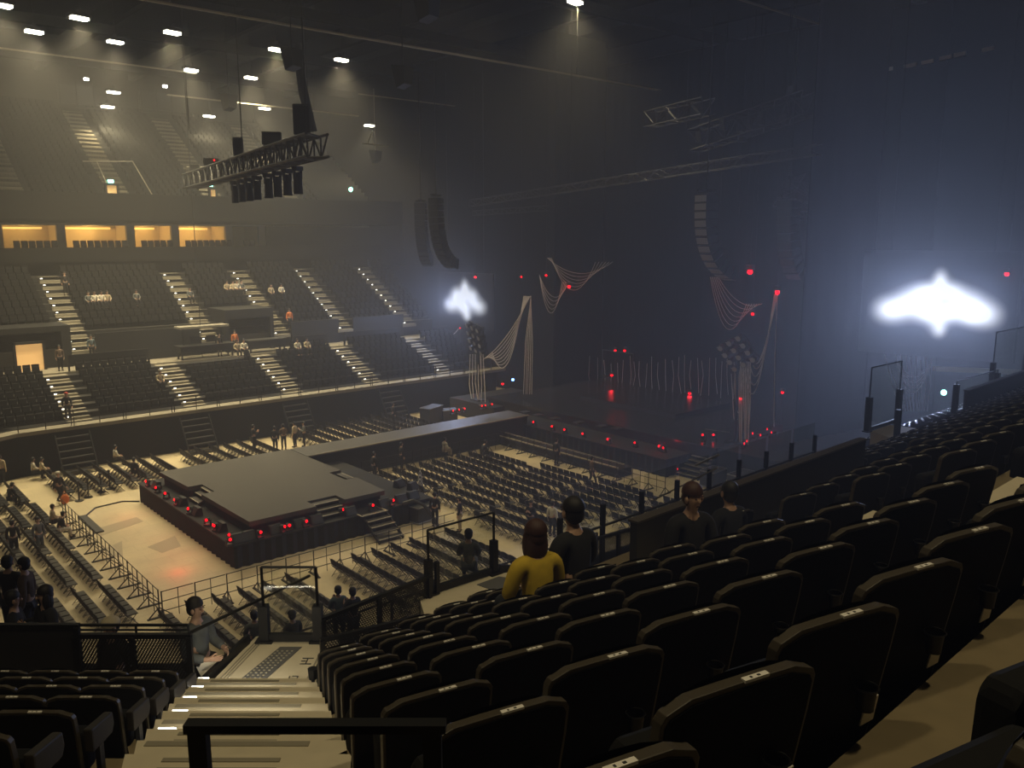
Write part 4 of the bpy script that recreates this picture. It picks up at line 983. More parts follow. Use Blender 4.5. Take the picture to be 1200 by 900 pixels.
# guards of the right half
panel(un(5.15,9.15), un(7.0,9.3), 8.3, 9.10, 'perforated black guard panel between the two landings', posts=.7)
P = [un(6.3,8.35), un(8.75,8.35), un(8.45,9.4), un(6.9,9.4)]
l2 = struct('landing', MB().prism([(p.x,p.y) for p in P], 8.2, 8.79), 'stair_cream', 'cream landing at the foot of the second aisle')
P = [un(7.85,8.75), un(8.45,8.75), un(8.25,9.15), un(7.8,9.15)]
MB().prism([(p.x,p.y) for p in P], 8.785, 8.8).build('tactile_mat','tactile',l2)
guard_frame(un(7.05,9.36,8.79), un(8.28,9.30,8.79), 1.0, 'glass guard with black posts in front of the second landing', .10, .55)
tag(MB().bar(un(7.16,9.3,8.79), un(7.16,9.3,9.3), .06).build('guard_post','black_metal'), 'single short black post beside the glass guard of the second landing', 'post')
sg = MB(); sg.bar(un(8.35,9.25,8.86), un(9.7,8.9,8.55), .05, .14)
tag(sg.build('stair_guard_rail','black_metal'), 'sloping black rail right of the second landing', 'railing')
panel(un(5.0,8.9), un(6.3,8.6), 8.5, 8.95, 'low perforated panel beside the first landing guard', posts=.65)
panel(un(9.75,8.65), un(11.05,8.5), 8.60, 9.12, 'perforated black guard panel just left of the solid black wall', posts=.65)
def at_n(px, py, n):
    d = ray(px, py); p = CAM + d*(n/d.dot(NV)); return p
wa, wb = at_n(743, 606, 5.72), at_n(1011, 518, 5.72); wz = (wa.z+wb.z)/2; wl = (wb-wa).length
t = thing('guard_wall','solid black guard wall along the front of the near seats','wall panel',Vector((wa.x,wa.y,wz-1.25)),PHI)
MB().bx(0,wl,-.05,.05,0,1.24).build('board','panel_black',t); MB().bx(-.02,wl+.02,-.07,.07,1.24,1.265).build('coping','shell',t)
t = thing('guard_wall','solid black guard wall at the far right of the near stand','wall panel',un(25.2,8.3,8.75),PHI)
MB().bx(0,16,-.05,.05,0,.95).build('board','panel_black',t); MB().bx(-.02,16,-.07,.07,.95,.98).build('coping','shell',t)
t = thing('glass_balustrade','long glass balustrade on black posts beyond the solid guard wall','balustrade',un(9.4,8.95,8.7),PHI)
for i in range(9): MB().bx(i*1.05-.035,i*1.05+.035,-.035,.035,-.3,.82).build('post','black_metal',t)
for i in range(8): MB().bx(i*1.05+.06,i*1.05+.99,-.008,.008,.05,1.12).build('pane','glass',t)
MB().bx(-.05,8.45,-.02,.02,.42,.45).build('rail','rig_metal',t)
# third landing and guards
P = [un(21.6,8.35), un(23.6,8.35), un(23.4,9.6), un(22.2,9.6)]
l3 = struct('landing', MB().prism([(p.x,p.y) for p in P], 8.2, 8.79), 'stair_cream', 'cream landing at the foot of the third aisle')
guard_frame(un(22.1,9.65,8.79), un(23.9,9.6,8.79), 1.75, 'tall glass guard with black posts at the third landing', .14, .95)
tag(MB().bar(un(21.2,8.5,8.7), un(21.2,8.5,9.7), .12).build('guard_post','black_metal'), 'single black post before the third landing', 'post')
guard_frame(un(26.2,8.9,8.79), un(29.4,8.8,8.79), 1.0, 'low glass guard left of the far right guard wall', .14, .9)
guard_frame(un(30.2,9.2,9.0), un(33.2,9.1,9.0), 1.9, 'tall glass guard above the far right guard wall', .14, .9)
tag(MB().bar(az(765,565,9.0)-Vector((0,0,.4)), az(841,548,9.6), .03).tube([az(815,545,8.6),az(842,533,9.4)],.03,6).build('pole','edge_line'), 'pale slanting pole leaning beyond the glass balustrade', 'pole')
# lower tier (steps down to the floor in front of the guards)
lt = MB()
for i in range(13):
    y = 10.6+.70*i; lt.bx(-20, 44, y, 19.8 if i == 12 else y+.75, 0 if i == 12 else 7.4-.40*i-.9, 7.4-.40*i)
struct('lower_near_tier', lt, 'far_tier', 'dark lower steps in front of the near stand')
struct('walkway_near', MB().prism([(p.x,p.y) for p in (dl(9.3,-14),dl(12.3,-14),dl(12.3,-4.1),dl(9.3,-4.1))], 6.6, 7.35), 'far_tier', 'dark lower walkway beyond the left guard panels')
struct('wall_near_front', MB().bx(-20, 44, 19.75, 19.95, 0, 2.5), 'dark_wall')
rl = MB()
for i in range(8):
    rl.bar((6+i*2.2,19.9,2.4),(6+i*2.2,19.9,3.4),.05)
rl.bar((6,19.9,3.4),(21.4,19.9,3.4),.05)
tag(rl.build('guard_rail','black_metal'), 'dark guard rail at the front of the lower near steps', 'railing')
# second aisle
m = MB()
for i in range(0, 19):
    n1 = 8.42-.40*i; n0 = n1-.42
    P = [un(uA(n0),n0), un(uA(n0)+AW,n0), un(uA(n1)+AW,n1), un(uA(n1),n1)]
    m.prism([(p.x,p.y) for p in P], 8.79+.205*i-.3, 8.79+.205*i+.01)
struct('aisle_stairs', m, 'stair_cream', 'stairs of the second aisle among the near seats')
# guard rail at the head of the central stairs
t = thing('stair_rail','black U-shaped guard rail at the head of the near stairs','railing',dl(1.86,-.76,12.07),R(-41))
MB().bx(-.022,.022,-.015,.015,-.3,.765).build('post','black_metal',t); MB().bx(.545,.589,-.015,.015,-.3,.765).build('post','black_metal',t)
MB().bx(-.03,.60,-.018,.018,.75,.772).build('top_rail','black_metal',t)

# ------------------------------------------------------------------ tip-up seats
SH = .85
def lean(x, z, y): return (x, y + (SH-z)*.16, z)
def seat_proto(nm):
    s = thing(nm,'x','seat')
    out = [(-.225,.16),(.225,.16),(.252,.70),(.252,.800),(.240,.822),(.170,SH-.002),(.06,SH),(-.06,SH),(-.170,SH-.002),(-.240,.822),(-.252,.800),(-.252,.70)]
    m = MB(); m.slab(out, lambda x,z: lean(x,z,-.027), lambda x,z: lean(x,z,.008)); m.build('back_shell','shell',s,bevel=.003)
    # recessed dark fabric panel on the back
    inn = [(x*.95,.19+(z-.16)*.93) for x,z in out]
    m = MB(); m.slab(inn, lambda x,z: lean(x,z,-.030), lambda x,z: lean(x,z,-.02)); m.build('back_panel','fabric',s)
    # front cushion, domed above the shell
    m = MB(); G = []
    for i in range(9):
        u_ = -1+i/4
        for j in range(7):
            v = j/6; z = .34+.525*v - .05*abs(u_)**3*v; G.append(lean(.238*u_*(1-.05*v), z, .015+.095*(1-u_**4)*math.sin(PI*min(1,max(.0,v*.93+.07)))**.6*.75))
    fs = [(i*7+j,(i+1)*7+j,(i+1)*7+j+1,i*7+j+1) for i in range(8) for j in range(6)]
    m.add(G, fs); n_ = len(G); B = [lean(.232*(-1+i/4)*.98, .34+.50*j/6, .005) for i in range(9) for j in range(7)]
    m.add(B, [tuple(reversed(f)) for f in fs]); m.build('back_cushion','fabric',s,smooth=True)
    m = MB(); m.slab([(-.21,.34),(.21,.34),(.215,.56),(.19,.60),(-.19,.60),(-.215,.56)], lambda x,z: (x,.17-(z-.36)*.02,z), lambda x,z: (x,.27-(z-.36)*.04,z)); m.build('seat_pad','fabric',s,bevel=.025)
    MB().bx(-.05,.05,.06,.22,.04,.40).bx(-.12,.12,.02,.26,0,.04).build('pedestal','black_metal',s)
    m = MB(); m.box(lean(.035,SH+.001,-.022),(.080,.017,.008)); o = m.build('number_plate','plate',s)
    m = MB(); m.box(lean(.02,SH+.0055,-.022),(.006,.008,.001)); m.box(lean(.045,SH+.0055,-.022),(.009,.007,.001)); m.build('numerals','ink',o)
    m = MB(); c = lean(.12,.60,-.065); m.tube([(c[0]+.036*math.cos(a*PI/8),c[1]+.036*math.sin(a*PI/8),c[2]) for a in range(17)],.0028,5); m.tube([(c[0],c[1],c[2]-.07),(c[0],c[1],c[2]-.004)],[.026,.033],10,False); m.tube([(c[0],c[1],c[2]-.072),(c[0],c[1],c[2]-.066)],.027,10); m.build('cup_holder','black_metal',s,smooth=True)
    return s
SEAT = Proto(seat_proto('tip_up_seat'))
slots = []
SROT = PHI-R(15)
for k in range(0, 10):
    a0 = (.95,1.21,1.65,2.02,2.36,2.78,3.2,3.6,4.0,4.4)[k]; j = 0
    while a0+.52*j < uA(nk(k))-.25:
        slots.append((un(a0+.52*j, nk(k), zk(k)), SROT, 'between the two stairs, %s row down, %s from the stairs' % ('camera' if k == 0 else nth(k), nth(j+1)), k)); j += 1
    u_ = uA(nk(k))+AW+.38; j = 0
    while u_ < 45:
        if (k >= 1 or u_ < 12) and (k < 6 or u_ > 13.0 or (k == 6 and j == 0)): slots.append((un(u_, nk(k), zk(k)), SROT, 'right of the second aisle, %s row down, %s along' % ('camera' if k == 0 else nth(k), nth(j+1)), k))
        u_ += .52; j += 1
for k in range(10, 16):
    for j in range(24): slots.append((un(25.2+.52*j, nk(k), zk(k)), SROT, '', k))
for k in range(3, 10):
    for j in range(9):
        lat = {9:-3.66,8:-3.42,7:-3.20,6:-2.97,5:-2.80,4:-2.62,3:-2.42}[k]-.51*j
        slots.append((dl(Dk(k), lat, zk(k)), R(-41), 'left of the near stairs, %s row down, %s from the stairs' % (nth(k), nth(j+1)), k))
slots.append((dl(1.51,-.55,zk(1)-.01), R(-41), 'right behind the guard rail at the stair head', 1))
slots = [s for s in slots if (s[0]-CAM).dot(HEAD) > .3]
def in_view(p):
    q = p+Vector((0,0,.8))-CAM; zc = q.dot(FWD)
    if zc < .2: return False
    x = FOC*q.dot(SIDE)/zc; y = -FOC*q.dot(UPV)/zc
    return -760 < x < 820 and y < 800
slots = [s for s in slots if in_view(s[0])]
slots.sort(key=lambda s: (s[0]-CAM).length)
row1 = []; aisle_end = []
for i, (p, rz, lab, k) in enumerate(slots):
    if i < 300:
        o = SEAT.put(p, rz, 'tip-up seat '+lab, 'tip-up seats of the near stand')
        if k == 1 and 'between' in lab: row1.append(o)
        if lab.startswith('left of') and lab.endswith(', first from the stairs'): aisle_end.append(o)
    else: 
        seat_lump(far_seat, p.x, p.y, p.z, rz+PI)
        far_seat.T = Matrix.Translation(p) @ Matrix.Rotation(rz,4,'Z'); far_seat.T = None
for o in row1:
    m = MB(); m.add([lean(.165,.43,-.045),lean(.222,.44,-.045),lean(.222,.53,-.045),lean(.172,.52,-.045),lean(.165,.43,-.04),lean(.222,.44,-.04),lean(.222,.53,-.04),lean(.172,.52,-.04)],[(0,1,2,3),(4,7,6,5),(0,4,5,1),(1,5,6,2),(2,6,7,3),(3,7,4,0)])
    q = m.build('row_label','plate',o); q['label'] = 'small white row label'
for o in aisle_end:
    m = MB(); m.slab([(.04,.55),(.28,.53),(.31,.58),(.30,.66),(.04,.70)], lambda y,z: (.265,y,z), lambda y,z: (.32,y,z)); q = m.build('end_armrest','end_pad',o,bevel=.012)
    MB().bx(.285,.315,.12,.17,0,.54).build('end_post','rig_metal',o)
tag(far_seat.build('distant_seats','seat_far'), 'rows of empty dark seats filling the far stands and the far end of the near stand', 'seats', None, 'stuff')
pl = MB()
for i, (p, rz, lab, k) in enumerate(slots):
    if i >= 300:
        pl.T = Matrix.Translation(p) @ Matrix.Rotation(rz,4,'Z'); pl.box((.035,-.05,.88),(.06,.03,.02)); pl.T = None
# number plates of the distant near-stand seats
tag(pl.build('distant_number_plates','plate'), 'tiny white number plates on the farthest seats of the near stand', 'number plates', None, 'stuff')
# bin-like cup on a stalk and white post by the aisle
st = thing('handrail_post','small black post with round knob beside the near stairs','post',dl(8.55,latR(8.55)+.02,8.9))
MB().tube([(0,0,0),(0,0,.36)],.02,8).build('stem','black_metal',st); MB().tube([(0,0,.30),(0,0,.42)],[.045,.055],10).build('knob','black_metal',st)
p = az(1197,590,11.4)
st = thing('aisle_post','pale upright post beside the second aisle at the right edge','post',Vector((p.x,p.y,11.3)))
MB().tube([(0,0,0),(0,0,.5)],.02,8).build('pole','plate',st); MB().box((0,0,.52),(.12,.06,.05)).build('cap','black_metal',st)

# ================================================================== PEOPLE
def skin_mesh(name, J, edges, m, parent=None, sub=1, extra=None):
    keys = list({k for e in edges for k in e}); keys.sort(key=lambda k: (k != 'pel', k)); ix = {k: i for i, k in enumerate(keys)}
    me = bpy.data.meshes.new(name); me.from_pydata([J[k][0] for k in keys], [(ix[a], ix[b]) for a, b in edges], []); me.update()
    o = bpy.data.objects.new(name, me); C.objects.link(o); o.modifiers.new('skin','SKIN')
    if not me.skin_vertices: me.attributes
    for k in keys:
        sv = me.skin_vertices[0].data[ix[k]]; r = J[k][1]; sv.radius = (r, r) if not isinstance(r, tuple) else r; sv.use_root = (k == keys[0])
    if sub: o.modifiers.new('sub','SUBSURF').levels = sub; o.modifiers['sub'].render_levels = sub
    dg = bpy.context.evaluated_depsgraph_get(); dg.update()
    e = o.evaluated_get(dg); nm = bpy.data.meshes.new_from_object(e); o.modifiers.clear(); o.data = nm; bpy.data.meshes.remove(me)
    nm.materials.clear(); nm.materials.append(M[m]); nm.name = name
    for p in nm.polygons: p.use_smooth = True
    if extra:
        bm = bmesh.new(); bm.from_mesh(nm); t = bpy.data.meshes.new('t'); t.from_pydata([tuple(v) for v in extra.v], [], extra.f); bm.from_mesh(t); bm.to_mesh(nm); bm.free()
        for p in nm.polygons: p.use_smooth = True
    if parent: o.parent = parent
    return o
def skeleton(pose, look=0.):
    J = {}
    def put(k, x, y, z, r): J[k] = (Vector((x,y,z)), r)
    sit = pose.startswith('sit')
    pz = .50 if sit else .93; ly = .0
    bend = .10 if pose == 'sit_lean' else (.02 if sit else .0)
    put('pel',0,0,pz,.125); put('sp',0,bend*.3,pz+.20,.115); put('ch',0,bend*.8,pz+.40,.125); put('nb',0,bend*1.3,pz+.53,.062); put('nk',0,bend*1.6+.012,pz+.59,.052)
    put('hd',0,bend*2+.03,pz+.67,.078); put('ht',0,bend*2+.02,pz+.76,.072)
    for s, n in ((-1,'l'),(1,'r')):
        put('cl'+n,s*.09,bend*1.1,pz+.47,.075); put('sh'+n,s*.185,bend*1.0,pz+.455,.062)
        if pose in ('stand_phone','sit_phone'):
            e = (s*.235,.06,pz+.20); w = (s*.10,.27,pz+.30); h = (s*.055,.33,pz+.36)
        elif sit: e = (s*.25,.04+bend,pz+.20); w = (s*.15,.26,pz+.12); h = (s*.12,.34,pz+.10)
        elif pose == 'walk': e = (s*.24,-.06*s,pz+.18); w = (s*.25,.10-.14*s,pz-.05); h = (s*.245,.14-.16*s,pz-.13)
        elif pose == 'carry': e = (s*.25,.02,pz+.18); w = (s*.17,.25,pz+.14); h = (s*.12,.33,pz+.14)
        else: e = (s*.235,-.03,pz+.19); w = (s*.245,.03,pz-.05); h = (s*.24,.05,pz-.12)
        put('el'+n,*e,.046); put('wr'+n,*w,.031); put('pa'+n,*h,.034)
        d = (Vector(h)-Vector(w)).normalized(); side = Vector((0,1,0)) if abs(d.z) > .7 else Vector((0,0,1)); side = (side-d*side.dot(d)).normalized(); nrm = d.cross(side)*s
        for q in range(4):
            L = (.068,.078,.074,.058)[q]; o = side*(.030-.020*q)
            b0 = Vector(h)+d*.035+o; b1 = b0+d*L*.55-nrm*.004; b2 = b1+d*L*.42-nrm*.018
            put('f%d%sa'%(q,n),*b0,.0105); put('f%d%sb'%(q,n),*b1,.0092); put('f%d%sc'%(q,n),*b2,.0078)
        tb = Vector(h)-d*.02+side*.034; put('t'+n+'a',*tb,.013); put('t'+n+'b',*(tb+d*.035+side*.022-nrm*.01),.0115); put('t'+n+'c',*(tb+d*.064+side*.022-nrm*.02),.009)
        if sit:
            put('hp'+n,s*.095,.02,pz-.01,.092); put('kn'+n,s*.13,.43,pz+.0,.066); put('an'+n,s*.12,.42,.09,.042); put('to'+n,s*.13,.58,.035,.036)
        elif pose == 'walk':
            put('hp'+n,s*.09,0,pz-.05,.092); put('kn'+n,s*.10,.10+.10*s,pz-.45,.062); put('an'+n,s*.10,-.02+.28*s,.10 if s > 0 else .14,.042); put('to'+n,s*.11,.13+.28*s,.04,.036)
        else:
            put('hp'+n,s*.09,0,pz-.05,.092); put('kn'+n,s*.105,.025,pz-.45,.062); put('an'+n,s*.11,-.02,.09,.042); put('to'+n,s*.125,.14,.035,.036)
    return J
def body_edges(fing=True):
    E = [('pel','sp'),('sp','ch'),('ch','nb'),('nb','nk'),('nk','hd'),('hd','ht')]
    for n in 'lr':
        E += [('ch','cl'+n),('cl'+n,'sh'+n),('sh'+n,'el'+n),('el'+n,'wr'+n),('wr'+n,'pa'+n),('pel','hp'+n),('hp'+n,'kn'+n),('kn'+n,'an'+n),('an'+n,'to'+n)]
        if fing:
            for q in range(4): E += [('pa'+n,'f%d%sa'%(q,n)),('f%d%sa'%(q,n),'f%d%sb'%(q,n)),('f%d%sb'%(q,n),'f%d%sc'%(q,n))]
            E += [('pa'+n,'t'+n+'a'),('t'+n+'a','t'+n+'b'),('t'+n+'b','t'+n+'c')]
    return E
def grow(J, ks, g):
    return {k: (J[k][0], J[k][1]+g) for k in ks}
def person_proto(pose, top='cloth_black', legs='cloth_navy', hair='hair_black', cap=None, long_hair=False, fine=False, loose=.022):
    J = skeleton(pose); face = MB(); h = J['hd'][0]
    face.ball(h+Vector((0,.082,.012)),(.014,.022,.024),7,5)               # nose
    for s in (-1,1):
        face.ball(h+Vector((s*.083,.0,.015)),(.014,.026,.036),7,5)        # ears
    body = skin_mesh('person', J, body_edges(True), 'skin', None, 2 if fine else 1, face)
    feat = MB()
    for s in (-1,1): feat.ball(h+Vector((s*.032,.076,.035)),(.012,.008,.007),6,4); feat.box(h+Vector((s*.033,.080,.058)),(.036,.008,.007))
    feat.box(h+Vector((0,.078,-.036)),(.044,.012,.009)); feat.build('facial_features','hair_red',body)
    te = [('pel','sp'),('sp','ch'),('ch','nb')]; le = []
    for n in 'lr':
        te += [('ch','cl'+n),('cl'+n,'sh'+n),('sh'+n,'el'+n),('el'+n,'wr'+n)]; le += [('pel','hp'+n),('hp'+n,'kn'+n),('kn'+n,'an'+n)]
    K = {k: (J[k][0].copy(), J[k][1]+loose) for k in J}
    K['nb'] = (J['nb'][0]+Vector((0,-.004,.03)), J['nb'][1]+.014)
    skin_mesh('jacket', K, te, top, body, 2 if fine else 1)
    K2 = {k: (J[k][0].copy(), J[k][1]+.014) for k in J}; K2['pel'] = (J['pel'][0], J['pel'][1]+.006)
    skin_mesh('trousers', K2, le, legs, body, 1)
    for n in 'lr':
        m = MB(); a, t_ = J['an'+n][0], J['to'+n][0]; d = (t_-a); d.z = 0; ang = math.atan2(-d.x, d.y)
        m.ball(Vector((a.x,a.y,max(0,a.z-.09)+.05))+d*.45,(.052,.145,.052),9,6); 
        for i, v in enumerate(m.v): v.z = max(v.z, max(0,a.z-.09)+.0)
        m.build('shoe','cloth_black',body,smooth=True)
    hm = MB(); c = J['ht'][0]*.45+J['hd'][0]*.55
    hm.ball(c+Vector((0,-.030,.034)),(.100,.106,.104),14,10,0,.53)
    hm.ball(c+Vector((0,-.044,-.018)),(.096,.088,.100),12,8)
    if long_hair:
        hm.ball(c+Vector((0,-.055,-.10)),(.105,.065,.16),12,8)
        for s in (-1,1): hm.ball(c+Vector((s*.075,-.01,-.09)),(.040,.06,.13),9,7)
    hm.build('hair', hair, body, smooth=True)
    if cap:
        cm = MB(); cm.ball(c+Vector((0,-.015,.05)),(.125,.13,.09),14,8,0,.62); cm.build('hat', cap, body, smooth=True)
    return body
PP = {}
def person(pose, p, rz, label, top='cloth_black', legs='cloth_navy', hair='hair_black', cat='person', scale=1., long_hair=False, cap=None, group=None, **kw):
    key = (pose, top, legs, hair, long_hair, cap, kw.get('fine', False))
    if key not in PP:
        # reuse shapes of the same pose, only clothing colours differ
        PP[key] = Proto(tag(person_proto(pose, top, legs, hair, cap, long_hair, kw.get('fine', False)), 'x', 'person')) if not any(k[0] == pose and k[4] == long_hair and k[5] == cap and k[6] == key[6] for k in PP) else None
        if PP[key] is None:
            src = next(PP[k] for k in PP if k[0] == pose and k[4] == long_hair and k[5] == cap and k[6] == key[6] and PP[k])
            o = src.o.copy(); C.objects.link(o)
            for c, gs in KIDS[src.o.name]:
                d = c.copy(); C.objects.link(d); d.parent = o; base = c.name.split('.')[0]
                mm = {'jacket':top,'trousers':legs,'hair':hair}.get(base)
                if mm: d.data = c.data.copy(); d.data.materials.clear(); d.data.materials.append(M[mm])
            PP[key] = Proto(tag(o,'x','person'))
    o = PP[key].put(p, rz, label, group); o.scale = (scale,)*3
    return o
TOW = {'cam': None}
def face_dir(p, q): d = Vector(q)-Vector(p); return math.atan2(d.y, d.x)-PI/2
# the two couples seated in the near stand
def seatpos(k, u_): return un(u_, nk(k)+.20, zk(k)-.04)
person('sit', seatpos(6,5.20), SROT, 'person in yellow sweater with reddish brown hair seated in the near stand', 'cloth_yellow', 'cloth_navy', 'hair_red', long_hair=True, fine=True, scale=1.08)
person('sit', seatpos(6,5.72)+Vector((0,0,.08)), SROT+R(12), 'person in dark jacket with short hair seated right of the yellow sweater', 'cloth_black', 'cloth_navy', 'hair_black', fine=True, scale=1.1)
p = seatpos(5,6.42); person('sit', p, face_dir(p,(0,0,0))+R(35), 'person in black coat seated by the black wall, turned towards the camera', 'cloth_black', 'cloth_black', 'hair_red', fine=True)
p = seatpos(6,8.18)-Vector((0,0,.1))-NV*.16; person('sit', p, SROT, 'person in dark clothes seated right of the one in the black coat', 'cloth_black', 'cloth_black', 'hair_black', fine=True)
# people on the lower steps
def person_head(pose, px, py, D, h, rz, label, **kw):       # stands so that the top of the head is at the sighted spot
    d = ray(px, py); t = D/d.dot(HEAD); q = CAM+d*t; return person(pose, Vector((q.x,q.y,q.z-h)), rz, label, **kw)
person_head('carry', 228, 706, 9.7, 1.70, R(-150), 'person in grey shirt with dark hair climbing the side stairs with papers', top='cloth_grey', legs='cloth_black')
pp = CAM+ray(246,787)*(9.5/ray(246,787).dot(HEAD))
tag(MB().box(pp,(.24,.32,.012),Matrix.Rotation(R(25),3,'X')).build('paper','plate'), 'white papers held by the person in the grey shirt', 'paper')
person_head('stand', 130, 727, 10.6, 1.72, R(120), 'person in cream hat behind the perforated guard panel', top='cloth_black', legs='cloth_black', cap='cloth_cream')
person_head('stand_phone', 14, 697, 11.6, 1.70, R(-110), 'person in black holding a phone, nearer of the pair at the lower left', top='cloth_black', legs='cloth_black')
person_head('stand_phone', 52, 688, 11.0, 1.74, R(100), 'person in black coat facing the pair at the lower left', top='cloth_black', legs='cloth_black', long_hair=True)
person_head('stand', 8, 655, 14.5, 1.70, R(-40), 'person in dark jacket standing at the left edge behind the pair', top='cloth_black', legs='cloth_navy')
person_head('stand', 28, 662, 14.2, 1.62, R(60), 'person with warm-lit face in the dark group at the left edge', top='cloth_brown', legs='cloth_navy')
person_head('sit', 343, 718, 19.5, 1.28, R(10), 'person in dark top seated seen through the first glass guard', top='cloth_navy', legs='cloth_black')
person_head('stand_phone', 396, 689, 21.6, 1.70, R(-10), 'left of two people in dark jackets standing at the lower rail', top='cloth_blue', legs='cloth_denim')
person_head('stand_phone', 413, 691, 21.4, 1.70, R(5), 'right of two people in dark jackets standing at the lower rail', top='cloth_black', legs='cloth_denim')
person_head('sit_phone', 549, 623, 18.0, 1.28, R(-40), 'person in dark grey top seated behind the second glass guard', top='cloth_grey', legs='cloth_grey')
person_head('sit', 298, 720, 20.5, 1.25, R(-10), 'person in dark clothes seated just left of the first glass guard', top='cloth_grey', legs='cloth_black')
# people on the floor
def pf(pose, px, py, rz, label, z=0, h=None, **kw): p = az(px, py, z); p.z = z; return person(pose, p, rz, label, **kw)
pf('stand', 510, 617, R(-60), 'person in dark clothes standing right of the flight case', top='cloth_black', legs='cloth_black')
pf('stand', 539, 623, R(40), 'person in dark jacket and beige trousers standing near the chairs', top='cloth_black', legs='cloth_beige')
pf('stand_phone', 622, 628, R(110), 'person in black standing among the chairs with a lit phone', top='cloth_black', legs='cloth_black')
pf('stand', 647, 629, R(-70), 'person in white top and dark bag behind the yellow sweater', top='cloth_white', legs='cloth_navy')
pf('stand', 652, 546, R(-90), 'person in dark clothes standing at the barriers before the main stage', top='cloth_navy', legs='cloth_black')
pf('walk', 693, 570, R(-120), 'person in brownish top walking between the right chair blocks', top='cloth_brown', legs='cloth_black')
pf('stand', 439, 564, R(-90), 'person with red-lit face standing beside the platform corner', top='cloth_black', legs='cloth_navy')
pf('stand', 471, 551, R(-100), 'person in dark clothes standing at the head of the right chair blocks', top='cloth_black', legs='cloth_black')
pf('sit', 521, 536, R(-90), 'person in white top seated beside the runway', top='cloth_white', legs='cloth_beige')
pf('sit_lean', 566, 540, R(-90), 'person with pale hair seated in the block along the runway', top='cloth_navy', legs='cloth_black')
pf('sit', 136, 546, R(-90), 'person in white shirt seated at the foot of the far wall', top='cloth_white', legs='cloth_black')
pf('sit_phone', 158, 562, R(-60), 'person in black seated with a lit phone by the far platform corner', top='cloth_black', legs='cloth_black')
pf('walk', 71, 590, R(-150), 'person in black carrying an orange bag at the end of the barrier', top='cloth_black', legs='cloth_black', cap='cloth_white')
p = az(76,585,.75); tag(MB().ball(p,(.22,.14,.26),10,8).tube([p+Vector((-.1,0,.2)),p+Vector((0,0,.45)),p+Vector((.1,0,.2))],.02,5).build('shoulder_bag','cloth_orange',smooth=True), 'orange bag carried at the end of the barrier', 'bag')
pf('sit', 40, 562, R(-90), 'left of two people in white seated in the far left block', top='cloth_white', legs='cloth_black')
pf('sit', 50, 562, R(-90), 'right of two people in white seated in the far left block', top='cloth_cream', legs='cloth_black')
pf('stand', 3, 568, R(-30), 'person in beige hooded jacket standing at the left edge by the far wall', top='cloth_beige', legs='cloth_black')
pf('sit_lean', 13, 595, R(-60), 'person in black bent forward in the far left chairs', top='cloth_black', legs='cloth_black')
pf('sit', 63, 622, R(-90), 'person in pale grey seated beside the left barrier', top='cloth_beige', legs='cloth_black')
pf('sit_lean', 71, 632, R(-90), 'person in black with white bag seated beside the left barrier', top='cloth_black', legs='cloth_white')
pf('stand', 18, 654, R(-20), 'person in black jacket with tan hood standing in the left chair block', top='cloth_black', legs='cloth_black')
pf('stand', 48, 650, R(-160), 'person in dark top and grey trousers standing in the left chair block', top='cloth_grey', legs='cloth_grey')
for i, (px, py, c, lab) in enumerate(((298,528,'black','first from the left'),(323,530,'black','second from the left'),(333,527,'brown','third from the left'),(346,524,'beige','fourth from the left'),(357,524,'grey','fifth from the left'))):
    pf('stand' if i % 2 else 'stand_phone', px, py, R(-90+40*i), 'person in %s clothes standing beyond the centre stage, %s of five' % ('dark' if i < 2 else c, lab), top='cloth_'+c, legs='cloth_black')
pf('stand', 461, 499, R(-100), 'person in black standing behind the runway barriers', top='cloth_black', legs='cloth_black')
pf('stand', 200, 528, R(-90), 'person in dark clothes standing against the far wall', top='cloth_black', legs='cloth_navy')
# people in the far stand
def ps(pose, px, py, Y, rz, label, z, **kw):
    p = ay(px, py, Y); p.z = z; return person(pose, p, rz, label, **kw)
ps('walk', 80, 490, 56.3, R(170), 'person in black with red cap walking down the first far aisle', 2.78, top='cloth_black', legs='cloth_black', cap='cloth_red')
ps('stand', 72, 440, 62.5, R(180), 'person in dark uniform standing by the lit doorway', 5.0, top='cloth_brown', legs='cloth_black')
ps('stand', 108, 415, 63.6, R(180), 'person in pale blue top at the foot of the far middle stairs', 5.4, top='cloth_blue', legs='cloth_black')
ps('stand', 80, 372, 70, R(180), 'person in dark clothes standing on the first middle aisle', 9.6, top='cloth_black', legs='cloth_black')
ps('stand', 258, 420, 62.2, R(180), 'person in dark top and beige trousers behind the far booth', 5.0, top='cloth_black', legs='cloth_beige')
ps('stand', 276, 412, 63.4, R(180), 'person lit orange at the counter beside the canopied booth', 5.0, top='cloth_orange', legs='cloth_black')  # orange light on this person is put into the jacket colour
ps('stand', 340, 388, 64.8, R(180), 'person in orange jacket at the foot of the fourth far aisle', 6.3, top='cloth_orange', legs='cloth_black')
def seated(px, py, Y, z, c, lab): ps('sit', px, py, Y, R(180), lab, z, top='cloth_'+c, legs='cloth_black')
seated(189,462,58.2,3.7,'beige','person in beige seated low in the second far block')
seated(279,432,60.9,5.0,'beige','left of two people in pale tops seated high in the third far block')
seated(287,432,60.9,5.0,'white','right of two people in pale tops seated high in the third far block')
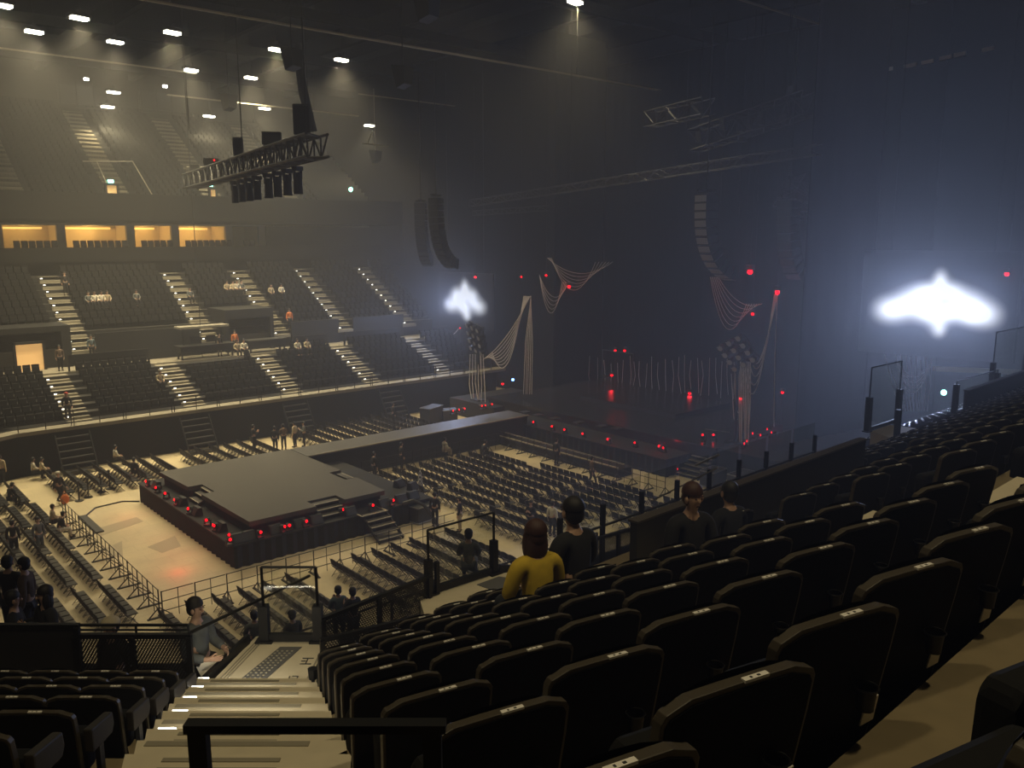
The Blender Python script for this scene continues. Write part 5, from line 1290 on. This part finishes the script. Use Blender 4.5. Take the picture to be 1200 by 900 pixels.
seated(349,418,60.0,4.8,'white','left of two people in white seated in the fourth far block')
seated(360,415,60.0,4.8,'cream','right of two people in white seated in the fourth far block')
for i,(px,py,c) in enumerate(((266,340,'beige'),(273,338,'cream'),(278,344,'white'),(283,340,'grey'))):
    seated(px,py,69.0,9.0,c,'person in %s seated together in the middle far block, %s of four' % ('pale clothes' if c != 'grey' else 'grey', nth(i+1)))
for i,(px,py,c) in enumerate(((120,362,'white'),(127,364,'beige'),(161,362,'grey'),(330,350,'white'),(318,352,'beige'),(103,342,'grey'),(110,340,'white'),(224,364,'grey'))):
    seated(px,py+2,68.2,8.6,c,'small seated person in %s, %s of those scattered over the middle far seats' % (c, nth(i+1)))

# ================================================================== CAMERA, HAZE AND EXPOSURE
cd = bpy.data.cameras.new('camera'); cam = bpy.data.objects.new('camera', cd); C.objects.link(cam)
cd.sensor_fit = 'HORIZONTAL'; cd.sensor_width = 36; cd.lens = 36*FOC/1200; cd.clip_start = .05; cd.clip_end = 400
cam.location = CAM; cam.rotation_euler = Matrix((SIDE, UPV, -FWD)).transposed().to_euler()
sc = bpy.context.scene; sc.camera = cam
w = bpy.data.worlds.new('world'); sc.world = w; w.use_nodes = True; nt = w.node_tree
bg = nt.nodes['Background']; bg.inputs[0].default_value = (0,0,0,1); bg.inputs[1].default_value = 0
vs = nt.nodes.new('ShaderNodeVolumeScatter'); vs.inputs['Density'].default_value = .0046; vs.inputs['Anisotropy'].default_value = .55; vs.inputs['Color'].default_value = (.98,.98,1,1)
nt.links.new(vs.outputs[0], nt.nodes['World Output'].inputs['Volume'])
sc.view_settings.view_transform = 'Standard'; sc.view_settings.look = 'None'; sc.view_settings.gamma = 1; sc.view_settings.exposure = 0
sc.view_settings.use_curve_mapping = False
sc.cycles.use_light_tree = True; sc.cycles.max_bounces = 5; sc.cycles.diffuse_bounces = 2; sc.cycles.glossy_bounces = 2; sc.cycles.transparent_max_bounces = 16
sc.cycles.sample_clamp_indirect = 3; sc.cycles.sample_clamp_direct = 0
